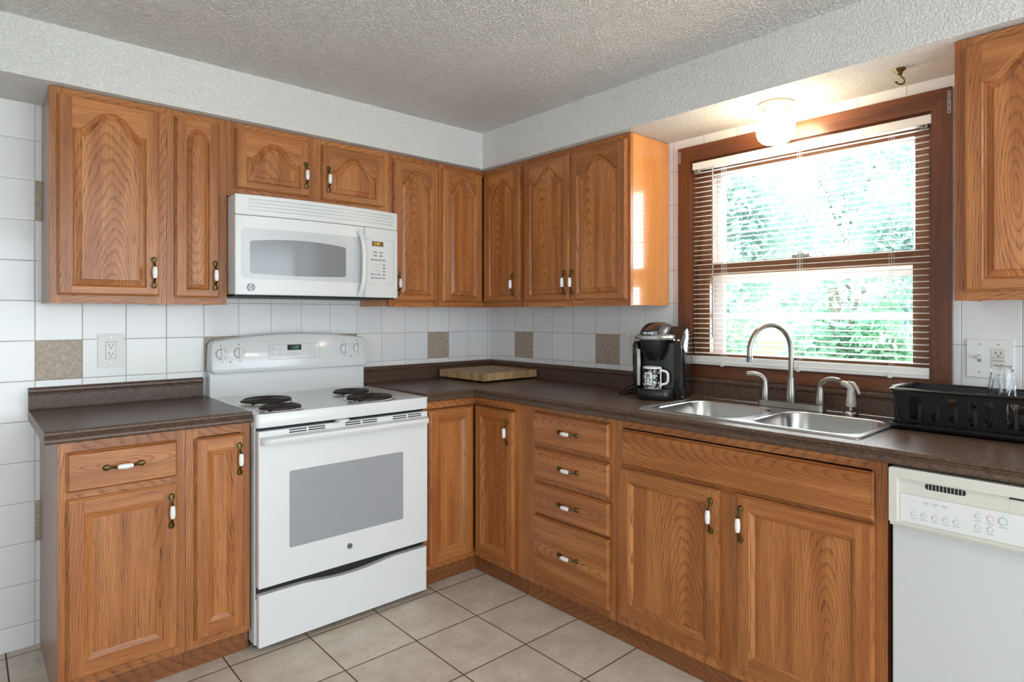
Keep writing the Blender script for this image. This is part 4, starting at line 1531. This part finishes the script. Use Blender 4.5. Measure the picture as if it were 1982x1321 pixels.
for k in range(9):
    b = MB()
    a = A0 + 0.062 + k*0.048
    b.box(FR, a, a+0.012, O1-0.045, O1-0.041, Z0+0.004, Z0+0.058)
    b.obj('plate_prong', 'rack', rk, bevel=0.0015)
for a in (A0+0.04, A1-0.04):
    for o in (O0+0.04, O1-0.04):
        b = MB()
        b.box(FR, a-0.008, a+0.008, o-0.008, o+0.008, 0.9255, Z0+0.001)
        b.obj('foot', 'rack', rk)

b = MB()
c = FR(2.607, 0.130, 0)
prof = [(0.0345, 0.9440), (0.0355, 0.9440), (0.0360, 0.960), (0.0345, 1.020), (0.0325, 1.070), (0.0300, 1.095), (0.0278, 1.108), (0.0275, 1.120), (0.0255, 1.1225), (0.001, 1.1200),
        (0.001, 1.1050), (0.0240, 1.104), (0.0262, 1.094), (0.0300, 1.066), (0.0322, 1.020), (0.0335, 0.960), (0.0345, 0.9440)]
b.lathe(prof, c, 40)
for k in range(9):     # swirled flutes in the glass
    pts = []
    for i in range(9):
        z = 0.985 + 0.105*i/8
        th = 2*PI*k/9 + 0.55*i/8
        r = 0.0358 - 0.0055*(i/8)**1.6 if i < 8 else 0.030
        pts.append(c + Vector((r*math.cos(th), r*math.sin(th), z)))
    b.tube(pts, [0.0006, 0.0012, 0.0016, 0.0018, 0.0018, 0.0018, 0.0016, 0.0012, 0.0006], 6)
tag(b.obj('glass_tumbler', 'tumbler', origin=FR(2.607, 0.13, 0.944), smooth=50), 'clear glass tumbler standing upside down in the black dish rack', 'glass')

# ------------------------------------------------------------------ coffee maker and mug
KC = Vector((-0.198, -1.431, 0.9142))
kn = Vector((-0.945, -0.327, 0)).normalized()       # the way it faces


# make sure that +s really points to the viewer's right
_r = Vector((math.sin(0.8402), -math.cos(0.8402), 0))
_sd = Vector((kn.y, -kn.x, 0))
if _sd.dot(_r) < 0: _sd = -_sd


def KF(s, f, z): return KC + _sd*s + kn*f + Vector((0, 0, z))


km = thing('coffee_maker', KC, 'black single-serve coffee maker with silver trim beside the window', 'coffee maker')
PK = lambda u, v, h: KF(u, v, h)


def krect(s0, s1, f0, f1, r): return rrect(s0, s1, f0, f1, r, 5)


b = MB()   # foot and rear column
b.loft([[KF(u, v, z) for u, v in krect(-0.090+d, 0.062-d, -0.125+d, 0.120-d, 0.045)] for d, z in ((0.002, 0.0), (0, 0.003), (0, 0.040), (0.004, 0.046))], 0, True, True, True)
b.loft([[KF(u, v, z) for u, v in krect(-0.095+d, 0.070-d, -0.125+d, 0.025, 0.02)] for d, z in ((0, 0.03), (0, 0.255))], 0, True, True, True)
b.obj('body', 'black', km, smooth=45)
b = MB()   # brew head with its curved nose
hd = []
for z, d, fr in ((0.168, 0.034, 0.086), (0.185, 0.022, 0.100), (0.215, 0.010, 0.112), (0.246, 0.004, 0.118), (0.258, 0.002, 0.120)):
    hd.append([KF(u, v, z) for u, v in rrect(-0.085+d, 0.040-d, -0.10, fr, min(0.05, 0.060-d), 7)])
b.loft(hd, 0, True, True, True)
b.obj('brew_head', 'black', km, smooth=45)
b = MB()   # silver collar around the head
b.loft([[KF(u, v, z) for u, v in rrect(-0.094-d, 0.052+d, -0.09, 0.122+d, 0.055, 8)] for d, z in ((-0.004, 0.2575), (0.006, 0.260), (0.009, 0.268), (0.005, 0.277), (-0.008, 0.281))], 0, True, True, True)
b.obj('silver_collar', 'silver', km, smooth=45)


def lidtop(v): return 0.284 + 0.050*max(0.0, 1 - ((v + 0.020)/0.125)**2)**0.75


b = MB()   # domed lid, black centre
rs = []
for i in range(15):
    v = 0.104 - 0.205*i/14
    z = lidtop(v)
    hw = 0.034
    rs.append([KF(-0.030 - hw, v, 0.280), KF(-0.030 - hw, v, z - 0.003), KF(-0.030 - hw + 0.006, v, z), KF(-0.030 + hw - 0.006, v, z), KF(-0.030 + hw, v, z-0.003), KF(-0.030 + hw, v, 0.280)])
b.loft(rs, 0, True, True, True)
b.prism([rrect(-0.064, 0.004, 0.098, 0.124, 0.006, 3)], PK, 0.279, 0.296)
ld = b.obj('lid', 'gloss_black', km, smooth=50)
b = MB()
b.text('KEURIG', 0.0125, lambda u, v, h: KF(-0.030 + u, 0.124 + h, 0.2875 + v), 0, h=0.0008, bold=0.0003)
b.obj('lettering', 'porcelain', ld)
b = MB()   # silver shoulders of the lid
for s0, s1 in ((-0.078, -0.0645), (0.0045, 0.030)):
    rs = []
    for i in range(15):
        v = 0.100 - 0.200*i/14
        z = lidtop(v) - 0.005
        z2 = z - 0.010 if s1 > 0 else z - 0.008
        if s1 > 0: rs.append([KF(s0, v, 0.279), KF(s0, v, z), KF((s0+s1)/2, v, z - 0.002), KF(s1, v, max(0.281, z2 - 0.004)), KF(s1, v, 0.279)])
        else: rs.append([KF(s0, v, 0.279), KF(s0, v, max(0.281, z2)), KF((s0+s1)/2, v, z - 0.002), KF(s1, v, z), KF(s1, v, 0.279)])
    b.loft(rs, 0, True, True, True)
b.obj('lid_shoulders', 'slate', km, smooth=50)
b = MB()   # right housing: tall side with sloping control face
pf = [(-0.120, 0.0), (0.046, 0.0), (0.050, 0.06), (0.055, 0.22), (0.060, 0.246), (-0.035, 0.312), (-0.075, 0.312), (-0.120, 0.280), (-0.138, 0.20), (-0.138, 0.06)]
b.prism([pf], lambda u, v, h: KF(h, u, v), 0.064, 0.092)
# bulging outer skin
cxm, czm = -0.035, 0.15
b.loft([[KF(sv, cxm + (u-cxm)*k, czm + (v-czm)*k) for u, v in pf] for sv, k in ((0.092, 1.0), (0.098, 0.97), (0.103, 0.88), (0.106, 0.70), (0.107, 0.40))], 0, True, False, True)
b.prism([[(0.060, 0.244), (-0.035, 0.314), (-0.090, 0.314), (-0.105, 0.280), (-0.105, 0.244)]], lambda u, v, h: KF(h, u, v), 0.0315, 0.064)
sh = b.obj('side_housing', 'gloss_black', km, smooth=35)
b = MB()   # sloping control face with its three buttons
sl = Vector((0.060, 0.246))
el = Vector((-0.035, 0.314))
nrm = Vector((0.068, 0.095)).normalized()


def KS(u, t, h):
    p = sl.lerp(el, t) + nrm*h
    return KF(u, p.x, p.y)


b.prism([rect(0.034, 0.091, 0.04, 0.96)], KS, 0.0, 0.0015)
b.obj('control_face', 'black', sh)
for t, u in ((0.17, 0.044), (0.15, 0.061), (0.13, 0.080)):
    b = MB()
    n = 16
    b.prism([[(u + 0.0048*math.cos(2*PI*k/n), t + 0.04*math.sin(2*PI*k/n)) for k in range(n)]], KS, 0.0012, 0.003)
    b.obj('button', 'porcelain', sh)
b = MB()
for k in range(3):
    for j in range(3):
        b.prism([rect(0.042 + k*0.017, 0.051 + k*0.017, 0.42 + j*0.14, 0.455 + j*0.14)], KS, 0.0012, 0.0019)
b.obj('indicator_marks', 'brass', sh)
b = MB()   # left water reservoir with handle bulge and a silver strip
b.loft([[KF(u, v, z) for u, v in krect(-0.126+d, -0.088, -0.11, 0.055-d, 0.016)] for d, z in ((0.012, 0.012), (0.004, 0.05), (0, 0.20), (0.001, 0.235), (0.008, 0.250))], 0, True, True, True)
b.obj('water_reservoir', 'gloss_black', km, smooth=45)
b = MB()
b.prism([rrect(-0.099, -0.086, 0.055, 0.215, 0.002, 2)], lambda u, v, h: KF(u, h, v), 0.050, 0.0575)
b.obj('silver_strip', 'ivory', km)
b = MB()
p0 = KF(-0.122, -0.05, 0.196)
wp = [p0, p0 + Vector((-0.010, 0.012, 0.004)), p0 + Vector((-0.016, 0.024, -0.020)), p0 + Vector((-0.008, 0.024, -0.10)), p0 + Vector((0.000, 0.022, -0.150)), p0 + Vector((-0.014, 0.030, -0.185)),
      p0 + Vector((-0.060, 0.040, -0.1925)), p0 + Vector((-0.072, 0.058, -0.1925)), p0 + Vector((-0.030, 0.060, -0.178)), p0 + Vector((0.012, 0.040, -0.150)), p0 + Vector((0.030, 0.020, -0.135)),
      p0 + Vector((0.010, 0.030, -0.165)), p0 + Vector((-0.040, 0.044, -0.188)), p0 + Vector((0.000, 0.010, -0.1915))]


def smoothpath(p, n=8):
    out = []
    for i in range(len(p)-1):
        a, b_, c_, d_ = p[max(i-1, 0)], p[i], p[i+1], p[min(i+2, len(p)-1)]
        for k in range(n):
            t = k/n
            out.append(0.5*((2*b_) + (c_-a)*t + (2*a-5*b_+4*c_-d_)*t*t + (3*b_-a-3*c_+d_)*t**3))
    return out + [p[-1]]


b.tube(smoothpath(wp), 0.0032, 8)
b.obj('power_cord', 'black', km, smooth=50)

MC = KF(-0.028, 0.070, 0.0465)
mg_ = thing('coffee_mug', MC, 'black and white patterned coffee mug standing on the coffee maker', 'mug')
b = MB()
b.lathe([(0.001, 0.0), (0.036, 0.0), (0.0395, 0.003), (0.0400, 0.092), (0.0390, 0.094), (0.0375, 0.093), (0.0370, 0.006), (0.001, 0.005)], MC, 40)
cu = b.obj('cup', 'porcelain', mg_, smooth=45)
cu.location = (0, 0, 0)
hdir = math.atan2(_sd.y, _sd.x) + math.radians(12)       # handle points to the viewer's right
b = MB()
n = 40
r0, r1 = [], []
for k in range(n + 1):
    th = hdir + math.radians(32) + math.radians(296)*k/n
    r0.append(MC + Vector((0.0404*math.cos(th), 0.0404*math.sin(th), 0.0045)))
    r1.append(MC + Vector((0.0407*math.cos(th), 0.0407*math.sin(th), 0.0870)))
b.loft([r0, r1], 0, False)
b.obj('printed_wrap', 'mug_print', mg_, smooth=60)
b = MB()
pts = []
for k in range(13):
    t = -1 + k/6
    rr = 0.0385 + 0.028*math.sqrt(max(0, 1 - t**4))
    pts.append(MC + Vector((rr*math.cos(hdir), rr*math.sin(hdir), 0.048 + 0.031*t)))
b.tube(pts, 0.0055, 10)
b.obj('handle', 'porcelain', mg_, smooth=50)
b = MB()   # white picture square with a little steaming cup
tc = math.atan2(kn.y, kn.x) + math.radians(0)
vdir = math.atan2(-3.0 - MC.y, -2.5 - MC.x)
tc = vdir - math.radians(26)
PQ = lambda u, v, h: MC + Vector(((0.0408+h)*math.cos(tc + u/0.0408), (0.0408+h)*math.sin(tc + u/0.0408), 0.046 + v))
for k in range(8):
    u0 = -0.018 + k*0.0045
    b.prism([rect(u0, u0+0.0045, -0.027, 0.026)], PQ, 0.0, 0.0004, 0)
b.prism([[(-0.011, 0.000), (-0.009, -0.013), (-0.004, -0.016), (0.005, -0.016), (0.010, -0.013), (0.012, 0.000)], [(-0.0085, -0.0035), (0.0095, -0.0035), (0.0080, -0.012), (0.0045, -0.0145), (-0.0035, -0.0135), (-0.0070, -0.0115)]], PQ, 0.0003, 0.0017, 1)
b.prism([[(-0.015, -0.0185), (0.016, -0.0185), (0.011, -0.022), (-0.010, -0.022)]], PQ, 0.0003, 0.0017, 1)
for u in (-0.006, 0.0, 0.006):
    b.prism([rect(u-0.0014, u+0.0012, 0.005, 0.020)], PQ, 0.0003, 0.0017, 1)
b.obj('picture_square', ['porcelain', 'seam', 'grey_line'], mg_)

# ------------------------------------------------------------------ cutting board
b = MB()
CB = (-0.432, -0.032, -0.458, -0.058, 0.9235, 0.9640)
n = 13
for i in range(n):
    for j in range(10):
        x0 = CB[0] + (CB[1]-CB[0])*i/n
        x1 = CB[0] + (CB[1]-CB[0])*(i+1)/n
        y0 = CB[2] + (CB[3]-CB[2])*(j)/10
        y1 = CB[2] + (CB[3]-CB[2])*(j+1)/10
        b.box(FW, x0, x1, y0, y1, CB[4], CB[5], 0, ('z', Vector((x0, y0, 0)), Vector((R.uniform(0, 3), R.uniform(0, 3), R.uniform(0, 3))), R.uniform(0.25, 1.0)))
ob = thing('cutting_board', ((CB[0]+CB[1])/2, (CB[2]+CB[3])/2, 0.914), 'square butcher-block cutting board lying in the corner of the countertop', 'cutting board')
b.obj('block', 'board', ob)
for x in (CB[0]+0.04, CB[1]-0.04):
    for y in (CB[2]+0.04, CB[3]-0.04):
        b = MB()
        b.lathe([(0.012, 0.9142), (0.012, 0.9236)], (x, y, 0), 12, caps=(True, True))
        b.obj('foot', 'black', ob)

# ------------------------------------------------------------------ outlets and switches


def receptacle(b, P, a, z, mi):
    for dz in (0.017, -0.017):
        for sx, hgt in ((-0.0062, 0.0042), (0.0062, 0.0034)):
            b.prism([rect(a+sx-0.0011, a+sx+0.0011, z+dz+0.004-hgt, z+dz+0.004+hgt)], P, 0.0075, 0.0083, mi)
        b.prism([rrect(a-0.0024, a+0.0024, z+dz-0.0095, z+dz-0.0050, 0.002, 3)], P, 0.0075, 0.0083, mi)


def outlet(F, a0, a1, z0, z1, label, devs):
    P = lambda u, v, h: F(u, h, v)
    t = thing('wall_outlet', F((a0+a1)/2, 0, (z0+z1)/2), label, 'outlet', 'white outlets on the tiled walls')
    b = MB()
    b.prism([rrect(a0, a1, z0, z1, 0.003, 3)], P, 0.0004, 0.0058)
    b.obj('cover_plate', 'plate', t, bevel=0.002)
    for kind, a in devs:
        zc = (z0+z1)/2
        if kind == 'duplex':
            b = MB()
            b.prism([rect(a-0.0172, a+0.0172, zc-0.034, zc+0.034)], P, 0.004, 0.0077, 0)
            b.prism([rect(a-0.0182, a+0.0182, zc-0.035, zc+0.035), rect(a-0.0172, a+0.0172, zc-0.034, zc+0.034)], P, 0.004, 0.0061, 1)
            receptacle(b, P, a, zc, 1)
            b.obj('receptacle', ['plate', 'dark_print'], t)
        elif kind == 'gfci':
            b = MB()
            b.prism([rect(a-0.0168, a+0.0168, zc-0.034, zc+0.034)], P, 0.004, 0.0078, 0)
            for dz in (0.004, -0.0065):
                b.prism([rect(a-0.0168, a+0.0168, zc+dz-0.0005, zc+dz+0.0005)], P, 0.004, 0.0081, 1)
            for s in (-0.0085, 0.006):
                b.prism([rect(a+s-0.005, a+s+0.005, zc-0.0048, zc+0.0022)], P, 0.004, 0.009, 0)
            for dz in (0.019, -0.0215):
                for sx in (-0.0062, 0.0062):
                    b.prism([rect(a+sx-0.0012, a+sx+0.0012, zc+dz-0.0035, zc+dz+0.0040)], P, 0.0075, 0.0083, 1)
                b.prism([rrect(a-0.0024, a+0.0024, zc+dz-0.0105, zc+dz-0.0062, 0.002, 3)], P, 0.0075, 0.0083, 1)
            b.obj('receptacle', ['ivory', 'dark_print'], t)
        else:
            b = MB()
            b.prism([rect(a-0.005, a+0.005, zc-0.012, zc+0.012)], P, 0.004, 0.0066, 1)
            b.prism([[(a-0.0042, zc-0.002), (a+0.0042, zc-0.002), (a+0.0038, zc+0.010), (a-0.0038, zc+0.010)]], P, 0.004, 0.017, 0)
            b.obj('toggle_switch', ['ivory', 'grey_line'], t)
        for dz in (((z1-z0)/2 - 0.016), -((z1-z0)/2 - 0.016)):
            b = MB()
            n = 10
            b.prism([[(a + 0.003*math.cos(2*PI*k/n), zc + dz + 0.003*math.sin(2*PI*k/n)) for k in range(n)]], P, 0.004, 0.0066, 0)
            b.prism([rect(a-0.0026, a+0.0026, zc+dz-0.0004, zc+dz+0.0004)], P, 0.0064, 0.0069, 1)
            b.obj('screw', ['silver', 'dark_print'], t)
    return t


outlet(FB, -2.096, -2.004, 1.064, 1.202, 'white wall outlet above the short left countertop', [('duplex', -2.050)])
outlet(FR, 2.493, 2.616, 1.074, 1.199, 'white double plate with light switch and outlet, right of the window', [('toggle', 2.527), ('gfci', 2.577)])
outlet(FR, 1.073, 1.150, 1.075, 1.198, 'white wall outlet half hidden behind the coffee maker', [('duplex', 1.1115)])

# ------------------------------------------------------------------ round ceiling fixture in the middle of the room, behind the camera
dm = thing('ceiling_dome_light', (-1.6, -4.1, 2.297), 'round lit dome light on the ceiling behind the viewer', 'lamp')
b = MB()
b.lathe([(0.001, 2.2965), (0.19, 2.2965), (0.19, 2.275), (0.175, 2.27)], (-1.6, -4.1, 0), 40)
b.obj('fixture_base', 'fixture', dm, smooth=40)
b = MB()
b.lathe([(0.175, 2.272), (0.165, 2.245), (0.13, 2.215), (0.07, 2.198), (0.001, 2.194)], (-1.6, -4.1, 0), 40)
b.obj('glass_dome', 'dome', dm, smooth=60)

# ------------------------------------------------------------------ ceiling light over the sink, hook
lg = thing('ceiling_light', (-0.166, -1.920, 2.097), 'small lit globe light under the soffit above the window', 'lamp')
b = MB()
c = Vector((-0.166, -1.920, 0))
b.lathe([(0.001, 2.0965), (0.064, 2.0965), (0.066, 2.091), (0.063, 2.087), (0.055, 2.084), (0.051, 2.079), (0.049, 2.060), (0.047, 2.056)], c, 32)
b.obj('fixture_base', 'fixture', lg, smooth=40)
b = MB()
prof = [(0.043, 2.064), (0.050, 2.058), (0.0625, 2.047), (0.0685, 2.030), (0.0700, 2.005), (0.0680, 1.980), (0.0600, 1.960), (0.047, 1.948), (0.030, 1.9425), (0.001, 1.941)]
rings = []
for r, h in prof:
    rings.append([c + Vector((r*(1 + 0.012*math.cos(16*2*PI*k/64))*math.cos(2*PI*k/64), r*(1 + 0.012*math.cos(16*2*PI*k/64))*math.sin(2*PI*k/64), h)) for k in range(64)])
b.loft(rings, 0)
b.obj('glass_globe', 'globe', lg, smooth=60)
for th in (0.5, 2.6, 4.7):
    b = MB()
    d = Vector((math.cos(th), math.sin(th), 0))
    b.tube([c + d*0.046 + Vector((0, 0, 2.066)), c + d*0.056 + Vector((0, 0, 2.066))], 0.0026, 8)
    b.obj('set_screw', 'brass', lg)

b = MB()
hc = Vector((-0.190, -2.349, 0))
b.lathe([(0.001, 2.0966), (0.017, 2.0966), (0.0165, 2.093), (0.010, 2.088), (0.007, 2.083), (0.0075, 2.078), (0.004, 2.075)], hc, 18)
rt = Vector((math.sin(0.8402), -math.cos(0.8402), 0))
hp = [(0.0, 2.078), (0.003, 2.072), (0.010, 2.066), (0.0145, 2.058), (0.013, 2.050), (0.004, 2.0455), (-0.006, 2.047), (-0.012, 2.053), (-0.014, 2.050)]
b.tube(smoothpath([hc + rt*u + Vector((0, 0, z)) for u, z in hp], 5), 0.0028, 8)
tag(b.obj('ceiling_hook', 'hookbrass', origin=(-0.19, -2.349, 2.097), smooth=45), 'brass hook screwed into the soffit above the window', 'hook')
